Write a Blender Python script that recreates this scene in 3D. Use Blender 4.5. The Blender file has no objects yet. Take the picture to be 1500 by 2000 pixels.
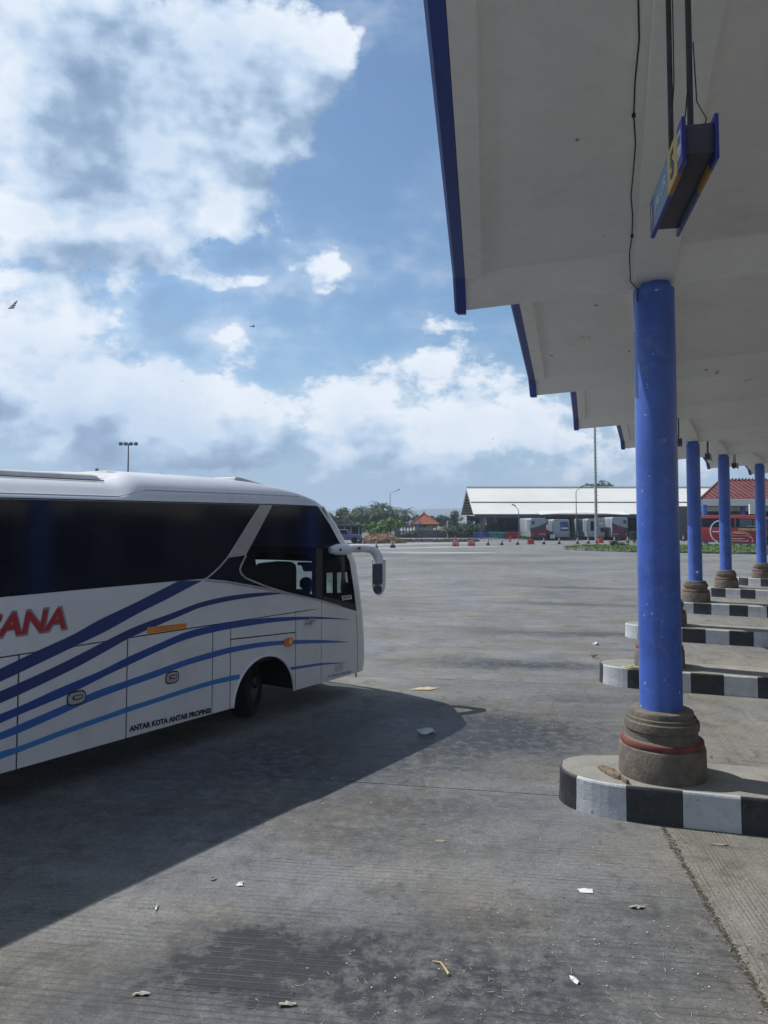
import bpy, bmesh, math, random
from mathutils import Vector, Matrix, noise as mn
random.seed(7)
R = math.radians
SC = bpy.context.scene
COL = SC.collection

# ------------------------------------------------------------------ camera
EYE = 2.8
PITCH = R(3.0)
cd = bpy.data.cameras.new('camera'); cam = bpy.data.objects.new('camera', cd); COL.objects.link(cam)
cam.location = (0, 0, EYE); cam.rotation_euler = (R(90) + PITCH, 0, 0)
cd.sensor_fit = 'VERTICAL'; cd.sensor_height = 36; cd.lens = 27.0; cd.shift_y = -0.032
cd.clip_start = 0.05; cd.clip_end = 9000
SC.camera = cam

# ------------------------------------------------------------------ sun and exposure
SUN_EL = R(52.0); SUN_AZ = R(-61.5)       # azimuth from +Y towards +X
sun_dir = Vector((math.sin(SUN_AZ) * math.cos(SUN_EL), math.cos(SUN_AZ) * math.cos(SUN_EL), math.sin(SUN_EL)))
sd = bpy.data.lights.new('sun', 'SUN'); so = bpy.data.objects.new('sun', sd); COL.objects.link(so)
sd.energy = 5.0; sd.angle = R(0.5); sd.color = (1.0, 0.965, 0.91)
so.rotation_euler = sun_dir.to_track_quat('Z', 'Y').to_euler(); so.location = (0, 0, 60)
SC.view_settings.view_transform = 'Standard'; SC.view_settings.look = 'None'
SC.view_settings.gamma = 1.0; SC.view_settings.exposure = 0.0
SC.view_settings.use_curve_mapping = False
SC.render.engine = 'CYCLES'
SC.cycles.max_bounces = 8; SC.cycles.volume_bounces = 0
SC.cycles.use_denoising = True

# survey helpers: turn a sight line of the photograph into a point of the place
def ray(x, y):
    X = (x - 750) / 1500; Y = (936 - y) / 1500
    return (X, math.cos(PITCH) - math.sin(PITCH) * Y, math.sin(PITCH) + math.cos(PITCH) * Y)
def ground_pt(x, y, z=0.0):
    r = ray(x, y); t = (z - EYE) / r[2]; return Vector((r[0] * t, r[1] * t, z))
def depth_pt(x, y, Y):
    r = ray(x, y); t = Y / r[1]; return Vector((r[0] * t, Y, EYE + r[2] * t))

# ------------------------------------------------------------------ world: Nishita sky with procedural cumulus
class NT:
    def __init__(s, tree): s.t = tree; s.n = tree.nodes; s.l = tree.links
    def node(s, kind, **kw):
        n = s.n.new(kind)
        for k, v in kw.items(): setattr(n, k, v)
        return n
    def put(s, sock, v):
        if v is None: return
        if hasattr(v, 'is_output') or isinstance(v, bpy.types.NodeSocket): s.l.new(v, sock)
        elif isinstance(v, (tuple, list)):
            if len(v) == 3 and len(sock.default_value) == 4: v = (*v, 1)
            sock.default_value = v
        else: sock.default_value = v
    def m(s, op, a, b=None, c=None, clamp=False):
        n = s.node('ShaderNodeMath', operation=op, use_clamp=clamp)
        s.put(n.inputs[0], a); s.put(n.inputs[1], b); s.put(n.inputs[2], c); return n.outputs[0]
    def vm(s, op, a, b=None):
        n = s.node('ShaderNodeVectorMath', operation=op); s.put(n.inputs[0], a)
        if b is not None: s.put(n.inputs[1], b)
        return n.outputs[0]
    def sep(s, v): n = s.node('ShaderNodeSeparateXYZ'); s.l.new(v, n.inputs[0]); return n.outputs
    def comb(s, x, y, z):
        n = s.node('ShaderNodeCombineXYZ'); s.put(n.inputs[0], x); s.put(n.inputs[1], y); s.put(n.inputs[2], z); return n.outputs[0]
    def noise(s, v, scale, detail=4, rough=0.55, lac=2.0, dist=0.0, color=False):
        n = s.node('ShaderNodeTexNoise'); s.put(n.inputs['Vector'], v)
        n.inputs['Scale'].default_value = scale; n.inputs['Detail'].default_value = detail
        n.inputs['Roughness'].default_value = rough; n.inputs['Lacunarity'].default_value = lac
        n.inputs['Distortion'].default_value = dist
        return n.outputs['Color'] if color else n.outputs['Fac']
    def mapr(s, v, a, b, c=0.0, d=1.0, smooth=True):
        n = s.node('ShaderNodeMapRange'); n.interpolation_type = 'SMOOTHSTEP' if smooth else 'LINEAR'
        s.put(n.inputs[0], v); n.inputs[1].default_value = a; n.inputs[2].default_value = b
        n.inputs[3].default_value = c; n.inputs[4].default_value = d; return n.outputs[0]
    def mix(s, f, a, b, mode='MIX'):
        n = s.node('ShaderNodeMix', data_type='RGBA', blend_type=mode)
        s.put(n.inputs[0], f); s.put(n.inputs[6], a); s.put(n.inputs[7], b); return n.outputs[2]

# cloud masses: (x, y, half width, half height, amount) by sight line; they become directions in the sky
CLOUDS = [
    (70, 60, 110, 150, .34), (50, 330, 130, 170, .42), (230, 130, 220, 170, .48), (230, 300, 150, 110, .40), (470, 60, 170, 90, .40), (600, 130, 120, 110, .52), (690, 110, 50, 50, .36), (690, 190, 40, 40, .25), (560, 240, 60, 70, .36), (650, 90, 60, 90, .30),
    (430, 240, 150, 90, .45), (470, 330, 90, 90, .48), (430, 390, 80, 50, .42), (480, 400, 40, 30, .25), (120, 450, 200, 70, .50), (270, 470, 120, 34, .30), (330, 330, 90, 60, .30),
    (150, 555, 170, 44, .34), (60, 600, 90, 70, .30), (170, 640, 100, 60, .36), (60, 700, 120, 60, .30),
    (445, 540, 100, 20, .42), (340, 512, 70, 20, .30), (622, 512, 50, 34, .52), (706, 484, 30, 16, .34), (772, 452, 32, 13, .32), (648, 553, 44, 8, .26), (610, 310, 24, 16, .2),
    (200, 760, 210, 55, .46), (100, 830, 210, 60, .50), (420, 790, 150, 70, .34), (430, 660, 90, 18, .26), (250, 880, 200, 40, .30),
    (520, 700, 120, 22, .20), (880, 640, 60, 26, .34), (840, 715, 130, 32, .44), (740, 770, 140, 60, .36), (640, 840, 150, 60, .42),
    (850, 850, 110, 50, .50), (960, 820, 90, 40, .34), (1050, 850, 100, 60, .42), (1180, 880, 110, 50, .40), (420, 850, 160, 50, .3), (1350, 930, 200, 20, .2), (620, 890, 240, 26, .24), (300, 850, 120, 50, .2),
    (800, 280, 100, 200, -.70), (680, 300, 60, 80, -.3), (650, 400, 100, 60, -.40), (700, 10, 40, 60, -.1), (870, 500, 110, 110, -.35), (560, 600, 230, 30, -.34), (320, 610, 60, 34, -.30),
    (980, 690, 60, 40, -.26), (760, 590, 120, 50, -.30), (460, 480, 90, 18, -.26), (20, 520, 60, 16, -.25), (600, 960, 900, 22, -.30), (25, 30, 22, 30, -.3), (330, 700, 50, 20, -.15),
]
GREYS = [(200, 230, 110, 160, .95), (470, 110, 80, 90, .75), (330, 130, 60, 120, .5), (520, 300, 60, 50, .5), (90, 820, 200, 60, .95), (210, 690, 90, 40, .55), (330, 690, 50, 60, .5),
         (690, 850, 45, 40, .6), (440, 880, 120, 30, .35), (780, 740, 110, 16, .35), (930, 905, 260, 20, .45), (300, 900, 260, 30, .35), (60, 690, 90, 40, .3), (1000, 880, 160, 26, .3)]

BIG = [c for c in CLOUDS if c[2] * c[3] > 7000]
world = bpy.data.worlds.new('World'); SC.world = world; world.use_nodes = True
wt = world.node_tree; wt.nodes.clear()
def cloud_group(full=True):
    g = bpy.data.node_groups.new('cloud_density', 'ShaderNodeTree')
    g.interface.new_socket('Dir', in_out='INPUT', socket_type='NodeSocketVector')
    g.interface.new_socket('Density', in_out='OUTPUT', socket_type='NodeSocketFloat')
    g.interface.new_socket('Grey', in_out='OUTPUT', socket_type='NodeSocketFloat')
    N = NT(g); gi = N.node('NodeGroupInput'); go = N.node('NodeGroupOutput')
    d = gi.outputs[0]
    wn = N.noise(d, 9.0, 3, .62, color=True)
    w = N.vm('MULTIPLY', N.vm('SUBTRACT', wn, (.5, .5, .5)), (.10, .10, .10))
    dw = N.vm('NORMALIZE', N.vm('ADD', d, w))
    x, y, z = N.sep(dw)
    az = N.m('ARCTAN2', x, y); el = N.m('ARCSINE', z)
    ae = N.comb(az, el, 0.0)
    def blobs(lst):
        tot = None
        for (px, py, rx, ry, a) in lst:
            r = Vector(ray(px, py)).normalized()
            a0 = math.atan2(r.x, r.y); e0 = math.asin(r.z); ca = math.cos(a0)
            sx = 1500 / (rx * ca * ca) * .866; sy = 1500 / (ry * ca) / max(.5, math.cos(e0) ** 2) * .866
            v = N.node('ShaderNodeVectorMath', operation='MULTIPLY_ADD'); N.l.new(ae, v.inputs[0]); v.inputs[1].default_value = (sx, sy, 0); v.inputs[2].default_value = (-a0 * sx, -e0 * sy, 0)
            q = N.node('ShaderNodeVectorMath', operation='DOT_PRODUCT'); N.l.new(v.outputs[0], q.inputs[0]); N.l.new(v.outputs[0], q.inputs[1])
            e_ = N.m('POWER', 1 / math.e, q.outputs['Value'])
            tot = N.m('MULTIPLY', e_, a) if tot is None else N.m('MULTIPLY_ADD', e_, a, tot)
        return tot
    x0, y0, z0 = N.sep(d)
    dd = N.comb(x0, y0, N.m('MULTIPLY', z0, 1.5))
    f1 = N.noise(dd, 3.1, 2, .56)
    f2 = N.noise(dd, 14.0, 8 if full else 2, .66)
    base = N.m('ADD', N.m('MULTIPLY', N.m('SUBTRACT', f1, .5), 1.1), N.m('MULTIPLY', N.m('SUBTRACT', f2, .5), 1.6))
    # general cover outside the surveyed part of the sky goes on at about the same amount
    front = N.mapr(N.m('ABSOLUTE', N.m('SUBTRACT', az, -.02)), .55, .8, 1, 0)
    lo = N.mapr(el, .8, 1.0, 1, 0)
    fr = N.m('MULTIPLY', front, lo)
    gen = N.m('MULTIPLY', N.m('SUBTRACT', 1.0, fr), .2)
    dens = N.m('ADD', N.m('ADD', base, blobs(CLOUDS if full else BIG)), gen)
    N.l.new(dens, go.inputs[0]); full and N.l.new(blobs(GREYS), go.inputs[1])
    return g
CG = cloud_group(); CG2 = cloud_group(False)
W = NT(wt)
tc = W.node('ShaderNodeTexCoord'); dirv = tc.outputs['Generated']
sky = W.node('ShaderNodeTexSky', sky_type='NISHITA'); sky.sun_disc = False
sky.sun_elevation = SUN_EL; sky.sun_rotation = SUN_AZ
sky.altitude = 50; sky.air_density = 1.0; sky.dust_density = 1.2; sky.ozone_density = 1.5
g1 = W.node('ShaderNodeGroup', node_tree=CG); W.l.new(dirv, g1.inputs[0])
g2 = W.node('ShaderNodeGroup', node_tree=CG2)
up = Vector((-.045, .01, .05)); W.l.new(W.vm('NORMALIZE', W.vm('ADD', dirv, tuple(up))), g2.inputs[0])
D1, G1, D2 = g1.outputs[0], g1.outputs[1], g2.outputs[0]
cover = W.mapr(D1, .10, .46)
lit = W.m('ADD', .74, W.m('MULTIPLY', W.m('SUBTRACT', D1, D2), .75), clamp=True)     # lit edge towards the sun
thick = W.mapr(D1, .45, 1.4)
shade = W.m('SUBTRACT', W.m('SUBTRACT', lit, W.m('MULTIPLY', thick, .15)), W.m('MULTIPLY', G1, .31), clamp=True)
STR = 0.1
def L(c): return tuple(v / STR for v in c)
cr = W.node('ShaderNodeValToRGB'); W.l.new(shade, cr.inputs[0])
els = cr.color_ramp.elements
els[0].position = 0.0; els[0].color = (.17, .25, .41, 1)
els[1].position = 1.0; els[1].color = (.86, .92, 1.0, 1)
e = els.new(.42); e.color = (.31, .44, .63, 1)
e = els.new(.68); e.color = (.56, .70, .88, 1)
cloud_col = W.vm('MULTIPLY', cr.outputs[0], (1 / STR,) * 3)
sx, sy, sz = W.sep(dirv)
skyc = W.vm('MINIMUM', W.vm('MULTIPLY', sky.outputs[0], (.86, 1.07, 1.18)), (7.2, 8.2, 9.2))
hz = W.mapr(sz, -.01, .20, .96, 0.0)
skyc = W.mix(hz, skyc, L((.33, .48, .69)))
vn = W.noise(W.comb(sx, sy, W.m('MULTIPLY', sz, 2.6)), 3.6, 4, .64)
veil = W.m('MULTIPLY', W.mapr(vn, .40, .72), W.mapr(D1, -.75, .15, .10, .62))
cover = W.m('MAXIMUM', cover, veil)
cf = W.m('MULTIPLY', cover, W.mapr(sz, -.01, .10, .10, 1.0))
final = W.mix(cf, skyc, cloud_col)
bgn = W.node('ShaderNodeBackground'); W.l.new(final, bgn.inputs[0]); bgn.inputs[1].default_value = STR
wo = W.node('ShaderNodeOutputWorld'); W.l.new(bgn.outputs[0], wo.inputs[0])
world.cycles.sampling_method = 'MANUAL'; world.cycles.sample_map_resolution = 1024

# ------------------------------------------------------------------ materials
MATS = {}
def mat(name, col, rough=.6, metal=0.0, vary=.12, vscale=3.0, bump=0.0, bscale=30.0, spec=.5, coord='Object', dirt=0.0, dirtcol=(.08, .07, .06), coat=0.0, fine=None):
    if name in MATS: return MATS[name]
    m = bpy.data.materials.new(name); m.use_nodes = True; t = m.node_tree
    N = NT(t); b = t.nodes['Principled BSDF']
    tcn = N.node('ShaderNodeTexCoord'); v = tcn.outputs[coord]
    n1 = N.noise(v, vscale, 6, .6)
    k = N.mapr(n1, .3, .7, 1 - vary, 1 + vary)
    c = N.vm('MULTIPLY', N.comb(*col), N.comb(k, k, k))
    if dirt > 0:
        n2 = N.noise(v, vscale * 1.7, 9, .68, dist=.6)
        c = N.mix(N.m('MULTIPLY', N.mapr(n2, .52, .70), dirt), c, dirtcol)
    if fine:
        n3 = N.noise(v, fine[0], 3, .6); k3 = N.mapr(n3, .3, .7, 1 - fine[1], 1 + fine[1]); c = N.vm('MULTIPLY', c, N.comb(k3, k3, k3))
    N.l.new(c, b.inputs['Base Color'])
    b.inputs['Roughness'].default_value = rough; b.inputs['Metallic'].default_value = metal
    b.inputs['Specular IOR Level'].default_value = spec
    if coat: b.inputs['Coat Weight'].default_value = coat; b.inputs['Coat Roughness'].default_value = .06
    if bump > 0:
        bn = N.node('ShaderNodeBump'); bn.inputs['Strength'].default_value = bump; bn.inputs['Distance'].default_value = .01
        N.l.new(N.noise(v, bscale, 6, .65), bn.inputs['Height']); N.l.new(bn.outputs[0], b.inputs['Normal'])
    MATS[name] = m; return m
def chips(m, col, scale=14, lo=.70, hi=.72):
    t = m.node_tree; N = NT(t); b = t.nodes['Principled BSDF']; src = b.inputs['Base Color'].links[0].from_socket
    tcn = N.node('ShaderNodeTexCoord'); f = N.mapr(N.noise(tcn.outputs['Object'], scale, 3, .6), lo, hi)
    t.links.new(N.mix(f, src, col), b.inputs['Base Color'])

STAINS_AND_SHADE = [(1.0, 4.7, 3.0, 1.2, 5, .2), (1.2, 9.6, 2.4, 1.3, 15, .28), (2.0, 13.3, 1.4, .3, -10, .35), (.1, 4.3, 1.9, .3, 5, .35), (-2.0, 4.6, .9, .3, 12, .3),   # x, y, half length, half width, bearing, amount : oil and tyre grime, plus one ellipse of painted coach shadow
    (-.85, 5.05, .55, .32, 15, .9), (.45, 5.2, 2.3, .5, 8, .42), (.2, 4.75, 1.3, .35, 0, .45), (2.5, 15.0, 2.2, .45, -8, .9), (4.6, 19.0, 3.0, .5, -12, .75),
    (6.4, 25.5, 3.4, .5, -15, .7), (1.1, 11.0, 1.6, 1.3, 20, .5), (.0, 6.9, 1.4, .55, -10, .4), (1.9, 10.3, 1.2, .8, -10, .45), (-.4, 9.3, 2.0, 1.2, 20, .35), (2.6, 5.2, .6, .5, 10, .3),
    (-2.3, 8.3, 3.6, 1.7, 34, .5), (.6, 7.6, .9, .35, -5, .45), (8.4, 31.5, 3.2, .5, -20, .6), (1.5, 60, 16, 2.2, 3, .35), (9.0, 50, 12, 1.8, 6, .35), (3.3, 12.2, 1.2, .5, -15, .4)]  # the wide ellipse along the coach paints its cast shadow darker
def concrete_mat(name, angle, coord, period, depth, base, stains_and_shade=True, groove_w=.35):
    m = bpy.data.materials.new(name); m.use_nodes = True; t = m.node_tree; N = NT(t); b = t.nodes['Principled BSDF']
    if coord == 'world':
        ge = N.node('ShaderNodeNewGeometry'); pos = ge.outputs['Position']; v0 = pos
    else:
        tcn = N.node('ShaderNodeTexCoord'); v0 = tcn.outputs['Object']; ge = N.node('ShaderNodeNewGeometry'); pos = ge.outputs['Position']
    mp = N.node('ShaderNodeMapping'); N.l.new(v0, mp.inputs[0]); mp.inputs['Rotation'].default_value = (0, 0, angle)
    v = mp.outputs[0]
    # coarse weathering, streaked along the brushing direction
    x, y, z = N.sep(v)
    st = N.comb(N.m('MULTIPLY', x, .42), y, 0.0)
    big = N.noise(pos, .22, 7, .62, dist=.5)
    mid = N.noise(st, 1.5, 8, .66, dist=.3)
    fine = N.noise(pos, 60, 4, .7)
    blot = N.noise(pos, 2.6, 8, .7, dist=.8)
    k = N.m('MULTIPLY', N.mapr(big, .3, .7, .76, 1.24, False), N.mapr(mid, .3, .7, .76, 1.22, False))
    k = N.m('MULTIPLY', k, N.m('MULTIPLY', N.mapr(fine, .25, .75, .58, 1.42, False), N.mapr(N.noise(pos, 21, 4, .75), .3, .7, .76, 1.24, False)))
    c = N.vm('MULTIPLY', N.comb(*base), N.comb(k, k, k))
    tint = N.mix(N.mapr(N.noise(pos, .5, 4, .6), .4, .62), (.95, .99, 1.08), (1.03, 1.0, .94)); c = N.vm('MULTIPLY', c, tint)
    dark = N.mapr(blot, .50, .70, 0, .62)
    c = N.mix(dark, c, tuple(q * .35 for q in base))
    pale = N.mapr(N.noise(pos, 3.7, 9, .75, dist=.4), .60, .75, 0, .38); c = N.mix(pale, c, tuple(q * 1.75 for q in base))
    gv = None
    if stains_and_shade:
        px_, py_, pz_ = N.sep(pos)
        wn = N.noise(pos, 1.6, 8, .72, color=True); wv = N.vm('MULTIPLY', N.vm('SUBTRACT', wn, (.5, .5, .5)), (1.5, 1.5, 0))
        wp = N.vm('ADD', pos, wv); wx, wy, wz = N.sep(wp)
        tot = None
        for (sx_, sy_, a_, b_, ang, am) in STAINS_AND_SHADE:
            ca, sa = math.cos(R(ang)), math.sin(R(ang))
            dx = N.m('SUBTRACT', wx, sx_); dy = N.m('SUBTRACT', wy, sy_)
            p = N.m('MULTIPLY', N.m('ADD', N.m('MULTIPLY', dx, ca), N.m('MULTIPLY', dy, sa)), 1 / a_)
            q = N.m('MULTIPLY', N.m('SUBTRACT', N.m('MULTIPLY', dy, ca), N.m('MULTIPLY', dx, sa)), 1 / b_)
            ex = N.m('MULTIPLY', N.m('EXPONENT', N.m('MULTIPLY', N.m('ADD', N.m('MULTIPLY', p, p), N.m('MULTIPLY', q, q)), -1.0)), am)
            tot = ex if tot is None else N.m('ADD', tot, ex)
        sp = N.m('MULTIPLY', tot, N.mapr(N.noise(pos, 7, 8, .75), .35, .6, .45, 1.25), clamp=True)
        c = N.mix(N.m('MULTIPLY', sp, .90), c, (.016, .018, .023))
        gv = sp
    wc = N.vm('ADD', pos, N.vm('MULTIPLY', N.vm('SUBTRACT', N.noise(pos, 1.1, 5, .7, color=True), (.5, .5, .5)), (1.4, 1.4, 0)))
    vo = N.node('ShaderNodeTexVoronoi', feature='DISTANCE_TO_EDGE'); N.l.new(wc, vo.inputs['Vector']); vo.inputs['Scale'].default_value = .33
    crack = N.m('MULTIPLY', N.mapr(vo.outputs['Distance'], .0008, .0035, 1, 0), N.mapr(N.noise(pos, .45, 3, .6), .46, .6, 0, .75))
    c = N.mix(crack, c, tuple(q * .22 for q in base))
    scuff = N.mapr(N.noise(N.comb(N.m('MULTIPLY', x, 1.0), N.m('MULTIPLY', y, .12), 0.0), 4.5, 7, .72), .56, .72, 0, .4); c = N.mix(scuff, c, tuple(q * .42 for q in base))
    # broom / tine grooves
    wob = N.m('MULTIPLY', N.m('SUBTRACT', N.noise(v, .9, 3, .5), .5), .05)
    ph = N.m('MULTIPLY', N.m('ADD', y, wob), 1 / period)
    row = N.m('FLOOR', ph)
    wn2 = N.node('ShaderNodeTexWhiteNoise', noise_dimensions='1D'); N.l.new(row, wn2.inputs['W'])
    fr = N.m('FRACT', ph)
    tri = N.m('ABSOLUTE', N.m('SUBTRACT', fr, .5))
    gr = N.mapr(tri, .5 - groove_w * .5, .5, 0, 1)
    wear = N.mapr(N.noise(st, 2.2, 6, .65), .38, .62, .15, 1.0)
    gr = N.m('MULTIPLY', N.m('MULTIPLY', gr, wear), N.mapr(wn2.outputs[0], 0, 1, .05, 1.0, False))
    gk_ = N.m('SUBTRACT', 1.0, N.m('MULTIPLY', gr, .42)); c = N.vm('MULTIPLY', c, N.comb(gk_, gk_, gk_))
    N.l.new(c, b.inputs['Base Color'])
    h = N.m('SUBTRACT', N.m('ADD', N.m('MULTIPLY', N.noise(pos, 110, 5, .75), .35), N.m('MULTIPLY', N.noise(pos, 14, 6, .7), .5)), N.m('MULTIPLY', gr, depth))
    bn = N.node('ShaderNodeBump'); bn.inputs['Strength'].default_value = .8; bn.inputs['Distance'].default_value = .008
    N.l.new(h, bn.inputs['Height']); N.l.new(bn.outputs[0], b.inputs['Normal'])
    if gv is not None: N.l.new(N.mapr(gv, .3, 1.0, .85, .5), b.inputs['Roughness'])
    else: b.inputs['Roughness'].default_value = .85
    b.inputs['Specular IOR Level'].default_value = .35
    MATS[name] = m; return m

CBASE = (.164, .163, .157)
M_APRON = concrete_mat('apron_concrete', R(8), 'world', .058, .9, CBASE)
M_BAY = concrete_mat('bay_concrete', 0, 'object', .034, 1.0, (.168, .164, .150), stains_and_shade=False, groove_w=.5)
M_FAR = concrete_mat('far_concrete', 0, 'world', 2.0, 0, CBASE)
M_JOINT = mat('joint_filler', (.035, .033, .03), .95, vary=.3, vscale=8)
M_WHITE = mat('white_paint_wall', (.76, .755, .73), .8, vary=.04, vscale=.6, bump=.08, bscale=12, dirt=.26, dirtcol=(.52, .50, .46), fine=(9, .025))
M_WHITE2 = mat('white_paint_plain', (.72, .72, .70), .7, vary=.05, vscale=1.0, dirt=.15, dirtcol=(.4, .38, .34))
M_BLUE = mat('blue_column_paint', (.052, .112, .41), .38, vary=.16, vscale=2.2, bump=.3, bscale=9, dirt=.45, dirtcol=(.13, .21, .45), fine=(40, .07))
chips(M_BLUE, (.40, .45, .55))
M_NAVY = mat('blue_fascia_paint', (.022, .052, .25), .5, vary=.12, vscale=3, bump=.1, bscale=20)
M_STONE = mat('column_base_render', (.13, .112, .092), .95, vary=.28, vscale=5, bump=1.0, bscale=30, dirt=.65, dirtcol=(.07, .062, .055), fine=(70, .12))
M_RED = mat('red_band_paint', (.15, .042, .032), .85, vary=.3, vscale=8, bump=.6, bscale=30, dirt=.6, dirtcol=(.12, .07, .055))
M_KTOP = mat('kerb_top_concrete', (.215, .21, .19), .9, vary=.15, vscale=3, bump=.5, bscale=50, dirt=.5, dirtcol=(.12, .115, .10), fine=(80, .14))
M_KW = mat('kerb_white_paint', (.43, .45, .47), .75, vary=.1, vscale=6, bump=.5, bscale=28, dirt=.45, dirtcol=(.27, .26, .25), fine=(60, .06))
M_KB = mat('kerb_black_paint', (.022, .023, .028), .6, vary=.3, vscale=6, bump=.5, bscale=28, dirt=.25, dirtcol=(.10, .10, .10), fine=(60, .15))
chips(M_KW, (.25, .25, .24), 13, .67, .73); chips(M_KB, (.14, .14, .14), 15, .68, .75); chips(M_WHITE, (.22, .20, .18), 3.1, .71, .735)
M_STEEL = mat('dull_steel', (.16, .16, .17), .5, .6, vary=.2, vscale=12)
M_DARK = mat('dark_steel', (.03, .03, .035), .6, .2, vary=.3, vscale=10)
M_CABLE = mat('cable_sheath', (.02, .02, .022), .7)

# ------------------------------------------------------------------ mesh building
class MB:
    def __init__(s): s.v = []; s.f = []; s.mi = []
    def add(s, vs, fs, k=0):
        b = len(s.v); s.v += [tuple(v) for v in vs]; s.f += [tuple(b + i for i in f) for f in fs]; s.mi += [k] * len(fs); return s
    def box(s, x0, x1, y0, y1, z0, z1, k=0, M=None):
        vs = [Vector((x, y, z)) for z in (z0, z1) for y in (y0, y1) for x in (x0, x1)]
        if M is not None: vs = [M @ v for v in vs]
        return s.add(vs, [(0, 2, 3, 1), (4, 5, 7, 6), (0, 1, 5, 4), (2, 6, 7, 3), (0, 4, 6, 2), (1, 3, 7, 5)], k)
    def prism(s, poly, z0, z1, k=0, M=None):
        n = len(poly)
        vs = [Vector((p[0], p[1], z0)) for p in poly] + [Vector((p[0], p[1], z1)) for p in poly]
        if M is not None: vs = [M @ v for v in vs]
        return s.add(vs, [tuple(range(n - 1, -1, -1)), tuple(range(n, 2 * n))] + [(i, (i + 1) % n, n + (i + 1) % n, n + i) for i in range(n)], k)
    def lathe(s, prof, seg=32, k=0, c=(0, 0, 0), cap=True):
        vs = []; fs = []
        for (r, z) in prof:
            for i in range(seg):
                a = 2 * math.pi * i / seg; vs.append((c[0] + r * math.cos(a), c[1] + r * math.sin(a), c[2] + z))
        for j in range(len(prof) - 1):
            for i in range(seg):
                i2 = (i + 1) % seg; fs.append((j * seg + i, j * seg + i2, (j + 1) * seg + i2, (j + 1) * seg + i))
        if cap: fs.append(tuple(range(seg - 1, -1, -1))); fs.append(tuple((len(prof) - 1) * seg + i for i in range(seg)))
        return s.add(vs, fs, k)
    def tube(s, pts, r, seg=8, k=0, cap=True):
        pts = [Vector(p) for p in pts]; n = len(pts); rs = r if isinstance(r, (list, tuple)) else [r] * n
        vs = []; fs = []; prev = None
        for i, p in enumerate(pts):
            t = (pts[min(i + 1, n - 1)] - pts[max(i - 1, 0)]).normalized()
            if prev is None:
                a = Vector((0, 0, 1)) if abs(t.z) < .9 else Vector((1, 0, 0)); u = t.cross(a).normalized()
            else: u = (prev - t * prev.dot(t)).normalized()
            prev = u; w = t.cross(u)
            for j in range(seg):
                a = 2 * math.pi * j / seg; vs.append(p + (u * math.cos(a) + w * math.sin(a)) * rs[i])
        for i in range(n - 1):
            for j in range(seg):
                j2 = (j + 1) % seg; fs.append((i * seg + j, i * seg + j2, (i + 1) * seg + j2, (i + 1) * seg + j))
        if cap: fs.append(tuple(range(seg - 1, -1, -1))); fs.append(tuple((n - 1) * seg + j for j in range(seg)))
        return s.add(vs, fs, k)
    def mesh(s, name, mats, smooth=False, M=None):
        me = bpy.data.meshes.new(name)
        me.from_pydata([tuple(M @ Vector(v)) for v in s.v] if M is not None else s.v, [], s.f)
        for m in (mats if isinstance(mats, (list, tuple)) else [mats]): me.materials.append(m)
        me.polygons.foreach_set('material_index', s.mi)
        if smooth:
            me.polygons.foreach_set('use_smooth', [True] * len(me.polygons)); me.set_sharp_from_angle(angle=R(28))
        me.update(); return me
    def build(s, name, mats, parent=None, smooth=False, bevel=0, **kw):
        o = link(name, s.mesh(name, mats, smooth), parent, **kw)
        if bevel: do_bevel(o, bevel)
        return o
def do_bevel(o, w, seg=2):
    bm = bmesh.new(); bm.from_mesh(o.data)
    ed = [e for e in bm.edges if len(e.link_faces) == 2 and e.calc_face_angle(0) > R(30)]
    bmesh.ops.bevel(bm, geom=ed, offset=w, segments=seg, affect='EDGES', profile=.5)
    for f in bm.faces: f.smooth = True
    bm.to_mesh(o.data); bm.free(); o.data.set_sharp_from_angle(angle=R(40))
def link(name, data, parent=None, label=None, cat=None, group=None, kind=None, M=None):
    o = bpy.data.objects.new(name, data); COL.objects.link(o)
    if parent is not None: o.parent = parent
    if M is not None: o.matrix_local = M
    tag(o, label, cat, group, kind); return o
def tag(o, label=None, cat=None, group=None, kind=None):
    if label: o['label'] = label
    if cat: o['category'] = cat
    if group: o['group'] = group
    if kind: o['kind'] = kind
    return o
def thing(name, label, cat, loc=(0, 0, 0), rz=0.0, group=None):
    o = bpy.data.objects.new(name, None); COL.objects.link(o); o.location = loc; o.rotation_euler = (0, 0, rz)
    return tag(o, label, cat, group)
def children_of(o): return [c for c in COL.objects if c.parent == o]
def copy_tree(o, kids):
    c = o.copy(); COL.objects.link(c)
    for (ch, gs) in kids:
        d = ch.copy(); COL.objects.link(d); d.parent = c
        for g in gs:
            h = g.copy(); COL.objects.link(h); h.parent = d
    return c
def kids_of(o): return [(c, children_of(c)) for c in children_of(o)]
def text_mesh(name, s, Wd, Hd, m, bold=0.0, shear=0.0, depth=.002, spacing=1.0):
    cu = bpy.data.curves.new(name, 'FONT'); cu.body = s; cu.size = 1.0; cu.offset = bold; cu.shear = shear; cu.extrude = .01
    cu.space_character = spacing; cu.resolution_u = 3
    ob = bpy.data.objects.new(name, cu); COL.objects.link(ob)
    dg = bpy.context.evaluated_depsgraph_get(); dg.update()
    me = bpy.data.meshes.new_from_object(ob.evaluated_get(dg)); bpy.data.objects.remove(ob); bpy.data.curves.remove(cu)
    xs = [v.co.x for v in me.vertices]; ys = [v.co.y for v in me.vertices]
    x0, x1, y0, y1 = min(xs), max(xs), min(ys), max(ys)
    for v in me.vertices:
        v.co.x = (v.co.x - x0) / (x1 - x0) * Wd; v.co.y = (v.co.y - y0) / (y1 - y0) * Hd; v.co.z *= depth / .01
    me.materials.clear(); me.materials.append(m); return me
def bearing(a): return Vector((math.sin(R(a)), math.cos(R(a)), 0))

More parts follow.
